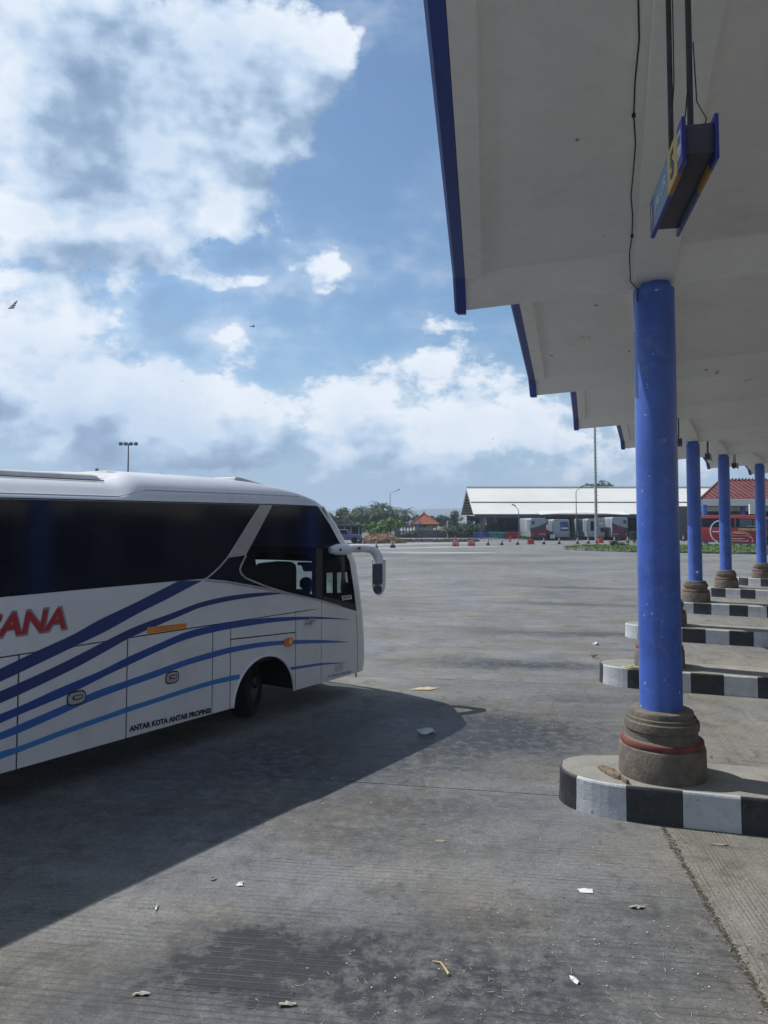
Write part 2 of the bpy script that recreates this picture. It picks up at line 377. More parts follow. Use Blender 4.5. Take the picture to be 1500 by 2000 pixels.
# ------------------------------------------------------------------ ground
gb = MB(); gb.add([(-4000, -1500, -.014), (4000, -1500, -.014), (4000, 5000, -.014), (-4000, 5000, -.014)], [(0, 1, 2, 3)])
gb.build('ground', mat('joint_ground', (.12, .115, .10), .95, vary=.3, vscale=.02), kind='structure')

COLS = [(1.33, 2.04), (2.73, 7.67), (4.69, 13.22), (6.73, 18.32), (9.47, 23.47), (12.52, 28.25), (16.08, 32.82), (19.95, 37.15), (24.4, 41.0)]
COLS = [Vector((x, y, 0)) for x, y in COLS]
PERP = [12.5, 16.8, 21.0, 25.0, 30.0, 35.0, 40.0, 44.0, 48.0]     # the row's own bearing at each column
def bay_edge(i, off=-.12):
    p = COLS[i]; t = bearing(PERP[i]); nrm = Vector((t.y, -t.x, 0)); return p + nrm * off
seam = [Vector((1.05, -8, 0)), Vector((1.92, 2.4, 0))] + [bay_edge(i) for i in range(1, 9)] + [Vector((40, 52, 0))]

apron = link('apron_pavement', MB().mesh('apron_pavement', M_APRON), None, kind='structure')
# apron slabs: strips between transverse joints, cut lengthwise, each a slab with its own edges
rows_y = [-6, -2.6, 2.4, 8.3, 13.85, 20.5, 26, 28.5, 33.5, 39, 46]
TAN = math.tan(R(-11))
def seam_x(y):
    for a, b in zip(seam, seam[1:]):
        if a.y <= y <= b.y: return a.x + (b.x - a.x) * (y - a.y) / (b.y - a.y)
    return seam[0].x if y < seam[0].y else seam[-1].x
cuts = [-26, -16.5, -7.9]
slab_polys = []
for ya, yb in zip(rows_y, rows_y[1:]):
    for xa, xb in zip(cuts, cuts[1:] + [None]):
        def X(c, y):                       # lengthwise joints lean with the bays
            return c + .19 * y if c is not None else None
        g = .007
        ps = []
        def edge(c, yb0, side):
            # intersection of the joint line x = c + .19 y with the transverse line y = yb0 + TAN x
            y = (yb0 + TAN * c) / (1 - TAN * .19); x = c + .19 * y
            return x + side * g, y
        a = edge(xa, ya + g, 1); d_ = edge(xa, yb - g, 1)
        if xb is not None: b_ = edge(xb, ya + g, -1); c_ = edge(xb, yb - g, -1)
        else:
            def sm(y0):
                x = 2.0
                for _ in range(20): x = seam_x(y0 + TAN * x) - g
                return x, y0 + TAN * x
            b_ = sm(ya + g); c_ = sm(yb - g)
        ymid = (a[1] + c_[1]) / 2
        if b_[0] > seam_x(b_[1]) - g or c_[0] > seam_x(c_[1]) - g:
            if a[0] > seam_x(a[1]) - .3: continue
            def sm2(y0):
                x = 2.0
                for _ in range(20): x = seam_x(y0 + TAN * x) - g
                return x, y0 + TAN * x
            b_ = sm2(ya + g); c_ = sm2(yb - g)
        if b_[0] <= a[0] or c_[0] <= d_[0]: continue
        slab_polys.append([a, b_, c_, d_])
for poly in slab_polys:
    mb = MB(); mb.prism(poly, -.06, 0)
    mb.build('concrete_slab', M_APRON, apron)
# beyond the laid slabs the apron goes on as one surface
fb = MB()
fy = 46.0
fb.add([(-220, fy + .01 + TAN * -220 * .0 - 4.0, -.004), (12, fy - 3.5, -.004), (40, 38, -.004), (140, 20, -.004), (140, 112, -.004), (-220, 124, -.004)], [(0, 1, 2, 3, 4, 5)])
fb.add([(-220, -60, -.004), (-25, -60, -.004), (-14, 42, -.004), (-220, 41.99, -.004)], [(0, 1, 2, 3)])
fb.build('concrete_surface', M_FAR, apron)

M_PALE = mat('pale_worn_concrete', (.27, .27, .262), .9, vary=.25, vscale=.3, fine=(3, .15))
for q4 in ([(660, 1071), (860, 1067.5), (1010, 1066.5), (880, 1069.5), (760, 1072)], [(640, 1064.5), (930, 1058.5), (960, 1059.5), (740, 1065.5)], [(700, 1077), (1000, 1079), (870, 1081), (690, 1079)]):
    mb = MB(); mb.add([tuple(ground_pt(x, y, .001)) for x, y in q4], [tuple(range(len(q4)))]); mb.build('worn_patch', M_PALE, apron)
# bays between the boarding platforms, with their own brushing direction
bays = link('bay_pavement', MB().mesh('bay_pavement', M_BAY), None, kind='structure')
for i in range(0, 8):
    a = bay_edge(i, -.113); b = bay_edge(i + 1, -.113)
    b1 = math.atan2(b.x - a.x, b.y - a.y)
    ra = bearing(PERP[i]); rb = bearing(PERP[i + 1])
    ia = Vector((ra.y, -ra.x, 0)); ib = Vector((rb.y, -rb.x, 0))
    for (k0, k1) in ((0, 3.4), (3.415, 7.2), (7.215, 12)):
        pts = [a + ia * k0, a + ia * k1, b + ib * k1, b + ib * k0]
        shrink = (pts[3] - pts[0]).normalized() * .006
        pts = [pts[0] + shrink, pts[1] + shrink, pts[2] - shrink, pts[3] - shrink]
        M = Matrix.Translation(a) @ Matrix.Rotation(-b1 + R(6), 4, 'Z'); Mi = M.inverted()
        mb = MB(); mb.prism([tuple((Mi @ p)[:2]) for p in pts], -.06, -.001)
        # grooves run along the row: swap axes so that the wave crosses them
        M2 = M @ Matrix.Rotation(R(90), 4, 'Z'); R90 = Matrix.Rotation(R(-90), 4, 'Z')
        me = mb.mesh('concrete_slab', M_BAY, M=R90)
        link('concrete_slab', me, bays, M=M2)

# ------------------------------------------------------------------ boarding platforms
def platform(i, label):
    c = COLS[i]; e = -1
    t = bearing(PERP[i]); inn = Vector((t.y, -t.x, 0))      # inn points inland
    root = thing('boarding_platform', label, 'kerb island', c, 0, 'black and white boarding platforms')
    root.rotation_euler = (0, 0, math.atan2(inn.y, inn.x))   # local x inland, local y = along the row, away from camera
    Hh = .32; hw = .495; nose = -.985; NA = .74; cx = nose + NA; LEN = 8.0
    # outline from inland front side round the nose to the back side
    path = []
    x = LEN
    while x > cx + 1e-6: path.append((x, -hw)); x -= .1
    K = 22
    for k in range(K + 1):
        a = -math.pi / 2 - math.pi * k / K
        ca, sa = math.cos(a), math.sin(a)
        sg = lambda q: (1 if q > 0 else -1) * abs(q) ** .93
        path.append((cx + NA * sg(ca), hw * sg(sa)))
    x = cx + .1
    while x < LEN: path.append((x, hw)); x += .1
    # top
    top = MB(); inset = [(x, y * (1 - .018 / hw)) if x > cx else (cx + (x - cx) * .972, y * .965) for x, y in path]
    n = len(inset); top.add([(x, y, Hh - .001) for x, y in inset] , [tuple(range(n - 1, -1, -1))]); 
    top.build('platform_top', M_KTOP, root)
    # kerb stones, painted by turns
    ds = [0]
    for p, q in zip(path, path[1:]): ds.append(ds[-1] + math.dist(p, q))
    # distance at the nose middle, so that the paint falls as in the photo
    mid = ds[-1] / 2
    offs = {1: .60, 2: .75, 3: .90, 4: .26, 5: .68, 6: .2}.get(i, .2)
    B = .49
    bounds = sorted([mid + offs + B * k for k in range(-20, 20) if 0 < mid + offs + B * k < ds[-1]] + [0, ds[-1]])
    rnd = random.Random(i)
    for bi, (d0, d1) in enumerate(zip(bounds, bounds[1:])):
        kidx = round((d0 - mid - offs) / B) if bi > 0 else round((d1 - mid - offs) / B) - 1
        g = .0025
        sub = [d0 + g + (d1 - d0 - 2 * g) * j / 6 for j in range(7)]
        def at(d):
            for j in range(len(ds) - 1):
                if ds[j] <= d <= ds[j + 1] + 1e-9:
                    f = (d - ds[j]) / max(1e-9, ds[j + 1] - ds[j]); a, b = path[j], path[j + 1]
                    tx, ty = b[0] - a[0], b[1] - a[1]; Lh = math.hypot(tx, ty)
                    return (a[0] + (b[0] - a[0]) * f, a[1] + (b[1] - a[1]) * f, -ty / Lh * -1, tx / Lh * -1)
            return (*path[-1], 0, 1)
        mb = MB(); cs = []
        for d in sub:
            x, y, nx, ny = at(d)          # n points inwards here
            sx = x - .0; o_ = rnd.uniform(-.002, .002)
            # profile: outer foot, outer face with rounded arris, top, inner
            cs.append([(x + nx * q[0], y + ny * q[0], q[1]) for q in ((-.012, 0), (-.003 + o_, .12), (.0 + o_, Hh - .022), (.006, Hh - .007), (.013, Hh - .0015), (.022, Hh + .0005), (.022, 0))])
        vs = [p for c_ in cs for p in c_]; m_ = 7
        fs = []
        for a in range(len(cs) - 1):
            for b_ in range(m_ - 1): fs.append((a * m_ + b_, (a + 1) * m_ + b_, (a + 1) * m_ + b_ + 1, a * m_ + b_ + 1))
        fs.append(tuple(range(m_))); fs.append(tuple((len(cs) - 1) * m_ + q for q in range(m_ - 1, -1, -1)))
        mb.add(vs, fs)
        mb.build('kerb_block', M_KB if kidx % 2 == 0 else M_KW, root, smooth=False)
    # hidden core under the top
    return root
PL = {0: 'boarding platform beside the camera, outside the picture', 1: 'nearest black and white kerb platform, with a piece of wood on its nose',
      2: 'second nearest striped kerb platform, with coiled rope on its nose', 3: 'third nearest striped kerb platform, its nose just left of the big blue column',
      4: 'fourth nearest striped kerb platform, under the first slim column right of the big one', 5: 'fifth striped kerb platform, second from the back in view',
      6: 'farthest striped kerb platform, at the right edge of the photo'}
for i in range(0, 8): platform(i, PL.get(i, 'striped kerb platform beyond the right edge of the photo'))

# ------------------------------------------------------------------ columns
def column(i, label):
    root = thing('canopy_column', label, 'column', COLS[i] + Vector((0, 0, .32)), R(13 * i), 'blue canopy columns')
    b = MB()
    b.lathe([(.408, 0), (.41, .02), (.405, .265), (.398, .285), (.388, .292), (.375, .296), (.37, .30)], 56, cap=False)
    b.lathe([(.36, .352), (.345, .36), (.336, .366), (.333, .428), (.342, .437), (.349, .447), (.3515, .485), (.349, .522), (.341, .530), (.326, .5315), (.3255, .561), (.318, .566), (.3, .567), (.299, .606), (.292, .620), (.276, .627), (.235, .629), (.19, .632)], 64, cap=False)
    b.build('column_base', M_STONE, root, smooth=True)
    r = MB(); r.lathe([(.375, .296), (.386, .302), (.389, .312), (.388, .338), (.383, .349), (.36, .353)], 56, cap=False)
    r.build('red_ring', M_RED, root, smooth=True)
    s = MB(); s.lathe([(.205, .633), (.203, .645), (.2015, 1.5), (.2, 3.0), (.2, 4.78), (.197, 4.80)], 48, cap=True)
    s.build('column_shaft', M_BLUE, root, smooth=True)
    c = MB(); c.lathe([(.15, 4.795), (.15, 4.845), (.14, 4.87)], 20, c=(.02, 0, 0))
    c.build('column_cap', M_BLUE, root, smooth=True)
    return root
CL = {0: 'blue canopy column beside the camera', 1: 'thick nearest blue column on a stepped stone base with a red ring', 2: 'blue column hidden right behind the nearest one, only its base showing both sides',
      3: 'third blue column, mostly behind the nearest one, base seen to its right', 4: 'first slim blue column right of the big one, with a white disc low on it',
      5: 'second slim blue column right of the big one, in front of the red bus', 6: 'rightmost blue column at the edge of the photo'}
for i in range(0, 8): column(i, CL.get(i, 'blue canopy column beyond the right edge of the photo'))
# white disc on the fourth column
k = MB(); k.lathe([(.035, 0), (.035, .006)], 16)
o = k.build('round_tag', M_WHITE2, None, label='small white disc fixed low on a slim blue column', cat='tag')
p4 = COLS[4]; dvec = (Vector((0, 0, 0)) - p4).normalized(); dvec = (Matrix.Rotation(R(14), 3, 'Z') @ dvec)
o.matrix_world = Matrix.Translation(p4 + dvec * .202 + Vector((0, 0, 1.22))) @ dvec.to_track_quat('Z', 'Y').to_matrix().to_4x4()

# ------------------------------------------------------------------ canopy modules
def canopy(i, label, brow=None):
    """roof plate between column i-1 and column i: low edge over column i, rising towards column i-1"""
    c1 = COLS[i]; c0 = COLS[i - 1] if i > 0 else c1 - bearing(9) * 5.8
    t1 = bearing(PERP[i]); in1 = Vector((t1.y, -t1.x, 0))
    back = (c0 - c1); Ls = back.length; bk = back.normalized(); in0 = Vector((-bk.y, bk.x, 0)) * -1
    if in0.dot(in1) < 0: in0 = -in0
    rowb = math.degrees(math.atan2(-bk.x, -bk.y))
    # plan: left edge runs at 9-11 degrees to the row
    tip = c1 - in1 * (1.92 if i == 1 else 2.03)
    fd = -bearing(rowb - {1: 6.3, 2: 5.0, 3: 6.5, 4: 8.0}.get(i, 9.0)) * (Ls - .05)
    nearl = tip + fd
    farr = c1 + in1 * 9; nearr = farr + bk * (Ls - .1)
    def zs(s, l):
        return 5.155 + .045 * l + (.55 * s if s < .45 else .2475 + .115 * (s - .45))
    root = thing('canopy_roof', label, 'canopy', (0, 0, 0), 0, 'sawtooth canopy roof plates')
    NS = 12; NL = 8
    S = [0, .012, .44, .46, 1.1] + [1.1 + (Ls - .1 - 1.1) * k / 6 for k in range(1, 7)]
    m = MB(); vs = []
    TH = .16
    for zi in (0, 1):
        for s in S:
            f = s / (Ls - .1)
            a = tip.lerp(nearl, f); b = farr.lerp(nearr, f)
            for j in range(NL + 1):
                g = j / NL; p = a.lerp(b, g); l = -1.98 + 11 * g
                vs.append((p.x, p.y, zs(s, l) + zi * TH))
    n = NL + 1; q = len(S); fs = []
    for a in range(q - 1):
        for b in range(NL):
            i0 = a * n + b; fs.append((i0, i0 + n, i0 + n + 1, i0 + 1)); i1 = i0 + q * n; fs.append((i1, i1 + 1, i1 + n + 1, i1 + n))
    for b in range(NL):
        fs.append((b, b + 1, q * n + b + 1, q * n + b)); e_ = (q - 1) * n + b; fs.append((e_, q * n + e_, q * n + e_ + 1, e_ + 1))
    for a in range(q - 1):
        e_ = a * n; fs.append((e_, q * n + e_, q * n + e_ + n, e_ + n)); e_ += NL; fs.append((e_, e_ + n, q * n + e_ + n, q * n + e_))
    m.add(vs, fs); m.build('roof_slab', M_WHITE, root)
    # blue fascia board along the apron edge
    fdn = (nearl - tip); Lf = fdn.length; fu = fdn.normalized(); out = Vector((-fu.y, fu.x, 0))
    if out.dot(in1) > 0: out = -out
    fa = MB(); sec = [(0.002, -.035), (.10, -.035), (.125, -.01), (.125, .5), (.002, .5)]
    SS = [-.10, .0, .44, .46, 2.6, 3.8, Lf]
    rings = []
    for s in SS:
        base = tip + fu * s; z0 = zs(max(0, s), -1.98)
        if s < 0:  # snub end
            rings.append([(base.x + out.x * a * .9, base.y + out.y * a * .9, z0 + b * .92 + .01) for a, b in sec])
        else: rings.append([(base.x + out.x * a, base.y + out.y * a, z0 + b) for a, b in sec])
    n5 = 5; fvs = [p for r_ in rings for p in r_]; ff = []
    for a in range(len(rings) - 1):
        for b in range(n5): ff.append((a * n5 + b, a * n5 + (b + 1) % n5, (a + 1) * n5 + (b + 1) % n5, (a + 1) * n5 + b))
    ff.append(tuple(range(n5 - 1, -1, -1))); ff.append(tuple((len(rings) - 1) * n5 + b for b in range(n5)))
    fa.add(fvs, ff); fa.build('blue_fascia', M_NAVY, root)
    # edge rib inside the fascia
    rb = MB(); rr = []
    for s in [.42, .48, 2, 3.2, 4.4, Lf]:
        base = tip + fu * s; z0 = zs(s, -1.98)
        inn = -out; d0 = 0.0 if s < .45 else .06
        rr.append([(base.x + inn.x * a, base.y + inn.y * a, z0 + b) for a, b in ((.004, .002), (.004, -d0), (.17, -d0 + .004), (.20, .004))])
    rv = [p for r_ in rr for p in r_]; rf = []
    for a in range(len(rr) - 1):
        for b in range(4): rf.append((a * 4 + b, a * 4 + (b + 1) % 4, (a + 1) * 4 + (b + 1) % 4, (a + 1) * 4 + b))
    rf.append((3, 2, 1, 0)); rf.append(tuple((len(rr) - 1) * 4 + b for b in range(4)))
    rb.add(rv, rf); rb.build('edge_rib', M_WHITE, root)
    # beam along the row
    bb = -bearing(brow if brow else rowb); bi = Vector((-bb.y, bb.x, 0))
    if bi.dot(in1) < 0: bi = -bi
    bm_ = MB(); rr = []
    for s, dp in ((.10, .03), (.3, .12), (.45, .17),  (1.0, .13), (2.5, .14), (4.2, .16), (5.55, .16)):
        base = c1 + bb * s; 
        rr.append([(base.x + bi.x * a, base.y + bi.y * a, zs(s, a) + b) for a, b in ((-.185, .02), (-.185, -dp), (.185, -dp), (.185, .02))])
    rv = [p for r_ in rr for p in r_]; rf = []
    for a in range(len(rr) - 1):
        for b in range(4): rf.append((a * 4 + b, a * 4 + (b + 1) % 4, (a + 1) * 4 + (b + 1) % 4, (a + 1) * 4 + b))
    rf.append((3, 2, 1, 0)); rf.append(tuple((len(rr) - 1) * 4 + b for b in range(4)))
    bm_.add(rv, rf); bm_.build('roof_beam', M_WHITE, root)
    return zs, bb, bi
CN = {1: 'nearest white canopy roof plate overhead, with the lane sign hanging from it', 2: 'second white canopy roof plate, its low edge behind the top of the big blue column',
      3: 'third white canopy roof plate from the camera', 4: 'fourth white canopy roof plate, over the first slim column', 5: 'fifth white canopy roof plate, over the second slim column',
      6: 'sixth white canopy roof plate, low at the right edge of the photo'}
zs1 = None
for i in range(0, 8):  # the unseen plate behind the camera is added to dim the sky light
    r_ = canopy(i, CN.get(i, 'white canopy roof plate outside the frame' + (' behind the camera' if i < 1 else ' to the right')), 16.3 if i == 1 else None)
    if i == 1: zs1 = r_

# ------------------------------------------------------------------ hanging lane signs
M_SB = mat('sign_blue', (.022, .028, .20), .35, vary=.05); M_SL = mat('sign_pale_blue', (.11, .18, .28), .4, vary=.08)
M_SY = mat('sign_yellow', (.45, .30, .06), .45, vary=.08); M_SD = mat('sign_dark_core', (.045, .04, .055), .6, vary=.2)
M_SO = mat('sign_orange_edge', (.34, .14, .02), .5); M_SW = mat('sign_white', (.5, .52, .56), .5); M_SK = mat('sign_black_print', (.02, .015, .05), .5)
def sign_proto():
    root = thing('lane_sign', 'blue hanging lane sign reading JALUR 5 above the camera side of the big column', 'sign', (0, 0, 0), 0, 'hanging lane signs')
    Lh, Hh, Wd = .93, .195, .150     # local: x from far to near end, y = 0 at left face, +y to the right, z up
    core = MB(); core.box(.03, Lh - .015, .016, Wd - .016, .032, Hh - .032); core.build('sign_core', M_SD, root, bevel=.003)
    for side in (0, 1):
        y0, y1 = (0, .016) if side == 0 else (Wd - .016, Wd)
        for (a, b, mm, nm) in ((0, .144, M_SB, 'arrow_panel'), (.144, .603, M_SL, 'lane_word_panel'), (.603, .868, M_SY, 'number_panel'), (.868, 1.0, M_SB, 'bus_panel')):
            pb = MB(); g = .001; pb.box(a * Lh + g, b * Lh - g, y0, y1, 0, Hh)
            pb.build(nm, mm, root)
            eb = MB(); eb.box(a * Lh + g, b * Lh - g, y0 + .001 if side else y0 + .004, y1 + (.004 if side == 0 else -.004), -.004, .0 - .0005)
            eb.build('panel_edge', M_SO if mm is M_SY else M_SB, root)
    # print on both faces: left face normal -y, reading from far to near; right face the other way round
    def put(me, x0, z0, side, nm):
        if side == 0: M = Matrix(((1, 0, 0, x0), (0, 0, -1, -.0015), (0, 1, 0, z0), (0, 0, 0, 1)))
        else: M = Matrix(((-1, 0, 0, x0), (0, 0, 1, Wd + .0015), (0, 1, 0, z0), (0, 0, 0, 1)))
        return link(nm, me, root, M=M)
    tj = text_mesh('lane_word', 'JALUR', .36, .085, M_SW, .0, depth=.001)
    t5 = text_mesh('lane_number', '5', .085, .125, M_SK, .03, depth=.001)
    put(tj, .165, .05, 0, 'lane_word'); put(tj, Lh - .165, .05, 1, 'lane_word')
    put(t5, .64, .035, 0, 'lane_number'); put(t5, Lh - .23, .035, 1, 'lane_number')
    ar = MB(); ar.prism([(.03, .03), (.062, .065), (.042, .065), (.042, .13), (.018, .13), (.018, .065), (-.002, .065)], -.0008, .0008)
    am = ar.mesh('arrow', M_SY); put(am, .04, .02, 0, 'arrow_mark'); put(am, Lh - .04, .02, 1, 'arrow_mark')
    bs = MB(); bs.prism([(0, .02), (.085, .02), (.085, .12), (.075, .135), (.01, .135), (0, .12)], -.0008, .0008)
    bm_ = bs.mesh('bus_mark', M_SW)
    put(bm_, .825, .022, 0, 'bus_mark'); put(bm_, Lh - .825, .022, 1, 'bus_mark')
    bw = MB(); bw.box(.01, .075, .075, .115, -.0012, .0012); bw.box(.012, .03, .03, .045, -.0012, .0012); bw.box(.055, .073, .03, .045, -.0012, .0012)
    wm = bw.mesh('bus_mark_windows', M_SB); put(wm, .825, .022, 0, 'bus_mark_windows'); put(wm, Lh - .825, .022, 1, 'bus_mark_windows')
    for x, z1 in ((.30, 1.45), (.78, 1.55)):
        rd = MB(); rd.tube([(x, Wd * .5 - .01, .155), (x + .002, Wd * .5 - .01, .6), (x, Wd * .5 - .01, z1)], .0135, 10)
        rd.lathe([(.03, z1 - .01), (.03, z1)], 12, c=(x, Wd * .5 - .01, 0))
        rd.build('hanger_rod', M_DARK, root, smooth=True)
    for pts in ([(.79, .02, .19), (.80, .04, .26), (.79, .055, .4), (.775, .058, .8), (.79, .05, 1.4)], [(.58, .01, .17), (.42, .04, .27), (.318, .06, .42), (.30, .085, .7), (.308, .085, 1.4)], [(.83, .11, .17), (.84, .12, .22), (.80, .09, .32), (.797, .08, .6)]):
        cb = MB(); cb.tube(pts, .003, 6); cb.build('sign_wire', M_CABLE, root)
    return root
farb = Vector((.3533 * 4.145, 4.145, 4.345)); nearb = Vector((.3987 * 3.22, 3.22, 4.345))
sg = sign_proto(); skids = kids_of(sg)
ax = (nearb - farb); yaw = math.atan2(ax.y, ax.x)
sg.location = farb; sg.rotation_euler = (0, 0, yaw)
# local +y must point to the right (+x world)
SLAB = {2: 'lane sign hanging out of sight behind the big blue column', 3: 'lane sign end peeking out right of the big blue column', 4: 'lane sign hanging just right of the first slim column',
        5: 'lane sign hanging just right of the second slim column', 6: 'lane sign near the rightmost column'}
b1v = -(COLS[0] - COLS[1]).normalized()
for (i, x_, y_, bz) in ((3, 7.87, 20.6, 27), (4, 10.62, 25.2, 32), (5, 13.35, 29.2, 36)):
    cpy = copy_tree(sg, skids); dphi = -R(bz - PERP[1]); cpy.location = (x_, y_, 4.72); cpy.rotation_euler = (0, 0, yaw + dphi); cpy['label'] = SLAB[i]
    for ch in children_of(cpy):
        if ch.name.startswith(('hanger_rod', 'sign_wire')): ch.scale = (1, 1, .6); ch.location = (0, 0, .07)
# loose cable clipped beside the beam of the nearest roof
zf, bb, bi = zs1
pts = []
for k_ in range(0, 15):
    s = .14 + k_ * .36
    p = COLS[1] + bb * s - bi * (.225 + .012 * math.sin(k_ * 1.9) + .004 * k_)
    pts.append((p.x, p.y, zf(s, -.22) - .035 - (.012 if k_ % 3 else 0)))
pts = [(COLS[1].x - .19, COLS[1].y - .07, 4.98), (COLS[1].x - .19, COLS[1].y - .09, 5.10)] + pts
cb = MB(); cb.tube(pts, .0055, 6)
for k_ in (4, 9, 13): cb.lathe([(.014, -.012), (.014, .012)], 8, c=pts[k_])
cb.build('ceiling_cable', M_CABLE, None, label='thin dark cable running along the underside of the nearest roof plate', cat='cable')

# ------------------------------------------------------------------ unseen terminal building (right of and behind the view), added to block sky light
tb = thing('added_terminal_building', 'pale unseen terminal building added behind the canopy to block sky light', 'building', (0, 0, 0))
w_ = MB()
inner = []
for i in range(0, 9):
    t1 = bearing(PERP[i]); in1 = Vector((t1.y, -t1.x, 0)); inner.append(COLS[i] + in1 * 11.5)
inner = [inner[0] - bearing(9) * 16 + Vector((-2, 0, 0))] + inner
for a, b in zip(inner, inner[1:]):
    d_ = (b - a); Lw = d_.length; M = Matrix.Translation(a) @ Matrix.Rotation(math.atan2(d_.y, d_.x), 4, 'Z')
    w_.box(0, Lw - .003, -.3, 0, 0, 6.6, M=M)
w_.build('wall', mat('added_terminal_wall', (.42, .40, .35), .85, vary=.1, vscale=.8), tb)
dk = MB()
for a, b in zip(inner, inner[1:]):
    d_ = (b - a); Lw = d_.length; M = Matrix.Translation(a) @ Matrix.Rotation(math.atan2(d_.y, d_.x), 4, 'Z')
    for x in (.8, 3.2):
        if x + 1.6 < Lw: dk.box(x, x + 1.6, .003, .05, 1.0, 3.0, M=M)
dk.build('window', mat('added_terminal_glass', (.03, .035, .04), .15), tb)

# ------------------------------------------------------------------ the white coach
BP = Vector((-.41, 12.52, 0)); BB = 33.83
bd = bearing(BB); bnv = Vector((-bd.y, bd.x, 0))
def buv(x, y, v=0.0):
    """where a sight line meets the coach's side (or a plane v behind it): (u along the coach, w up)"""
    r = ray(x, y); c = BP + bnv * v
    t = (c.x * bnv.x + c.y * bnv.y) / (r[0] * bnv.x + r[1] * bnv.y)
    q = Vector((r[0] * t, r[1] * t, 0)) - c
    return (q.dot(bd), EYE + r[2] * t)
M_BW = mat('coach_white_paint', (.60, .61, .63), .32, vary=.05, vscale=.9, spec=.4, coat=.35, dirt=.22, dirtcol=(.36, .35, .34))
M_GL = mat('coach_dark_glass', (.006, .008, .018), .09, vary=.2, vscale=.7, spec=.35)
M_BK = mat('coach_black_trim', (.010, .010, .012), .45)
M_SEAM = mat('coach_seam_dark', (.008, .008, .010), .8)
M_CH = mat('coach_silver_trim', (.45, .45, .46), .3, .4)
M_PIL = mat('coach_silver_pillar', (.34, .34, .34), .3, .1, coat=.3)
M_BE = mat('coach_beige_pod', (.50, .49, .44), .6, dirt=.3, dirtcol=(.30, .28, .24))
M_AMB = mat('amber_lens', (.62, .16, .03), .25); M_ORG = mat('orange_reflector', (.60, .22, .03), .5)
M_S1 = mat('stripe_navy', (.010, .032, .15), .35, vary=.03); M_S2 = mat('stripe_royal', (.012, .055, .25), .35, vary=.03); M_S3 = mat('stripe_blue', (.03, .11, .38), .35, vary=.03); M_S4 = mat('stripe_sky', (.04, .19, .46), .35, vary=.03)
M_TR = mat('letter_red', (.34, .022, .03), .4, vary=.03); M_TG = mat('letter_grey', (.22, .22, .24), .4); M_TN = mat('letter_navy', (.02, .025, .05), .5)
M_TYRE = mat('tyre_rubber', (.007, .007, .008), .95, bump=.3); M_RIM = mat('wheel_rim', (.07, .07, .075), .45, .7)
M_INT = mat('coach_interior', (.014, .014, .018), .9); M_SEAT = mat('coach_seat', (.02, .022, .035), .9)
def glass_mat(name, tint, refl=.12):
    m = bpy.data.materials.new(name); m.use_nodes = True; t = m.node_tree; t.nodes.clear(); N = NT(t)
    tr = N.node('ShaderNodeBsdfTransparent'); tr.inputs[0].default_value = (*tint, 1)
    gl = N.node('ShaderNodeBsdfGlossy'); gl.inputs[0].default_value = (.9, .93, 1, 1); gl.inputs['Roughness'].default_value = .03
    fr = N.node('ShaderNodeFresnel'); fr.inputs[0].default_value = 1.45
    f = N.m('MULTIPLY', fr.outputs[0], refl * 6, clamp=True)
    mx = N.node('ShaderNodeMixShader'); N.l.new(f, mx.inputs[0]); N.l.new(tr.outputs[0], mx.inputs[1]); N.l.new(gl.outputs[0], mx.inputs[2])
    o = N.node('ShaderNodeOutputMaterial'); N.l.new(mx.outputs[0], o.inputs[0]); return m
M_CLEAR = glass_mat('coach_tinted_clear_glass', (.62, .72, .74), .07)
M_WIND = glass_mat('coach_windscreen_glass', (.80, .90, .92), .08)

bus = thing('coach_bus', 'white coach with dark windows and blue sweeping stripes, parked at the left', 'bus', BP, R(90 - BB))
SIL = [(.34, .26), (.6, .28), (.9, .26), (1.25, .22), (1.7, .13), (2.14, .01), (2.30, -.10), (2.47, -.28), (2.72, -.50), (3.0, -.80), (3.10, -1.0), (3.2, -1.35), (3.28, -1.75), (3.34, -2.3), (3.38, -3.2)]
def interp(tab, x):
    if x <= tab[0][0]: return tab[0][1]
    for a, b in zip(tab, tab[1:]):
        if x <= b[0]: return a[1] + (b[1] - a[1]) * (x - a[0]) / (b[0] - a[0])
    return tab[-1][1]
def ut(w): return interp(SIL, w) - .26                 # where the flat side begins to round into the front
def inset(w):
    if w <= 3.0: return 0.0 if w > .5 else (.5 - w) * .12
    c = min(1, (w - 3.0) / .38); return .52 * (1 - math.sqrt(max(0, 1 - c * c))) + .02
HWD = 1.25; FB = .42
def drop(u, w):                                         # the roof edge is a little lower behind the fairing
    f = min(1, max(0, (-4.28 - u) / .28)); f = f * f * (3 - 2 * f)
    return w - f * .11 * min(1, max(0, (w - 3.03) / .15))
def contour(w, nc=26):
    e = inset(w); u1 = ut(w); pts = []
    us = [-12, -9, -6.5, -5.2, -4.7, -4.56, -4.49, -4.42, -4.35, -4.28, -4.1, -3.6, -3.0, -2.4, -1.9, -1.4, -1.0]
    us = [u for u in us if u < u1 - .05]
    side = [(u, e) for u in us]
    while len(side) < 17: side.append((side[-1][0] + (u1 - side[-1][0]) * .3, e))
    side.append((u1, e))
    hb = HWD - e; fr = []
    for k_ in range(1, nc):
        a = math.pi * k_ / nc
        c, s = math.cos(a), math.sin(a)
        vv = (1 if c > 0 else -1) * abs(c) ** (2 / 3.2); uu = abs(s) ** (2 / 3.2)
        fr.append((u1 + FB * uu, HWD - hb * vv))
    far = [(u, 2 * HWD - v) for u, v in reversed(side)]
    return side + fr + far
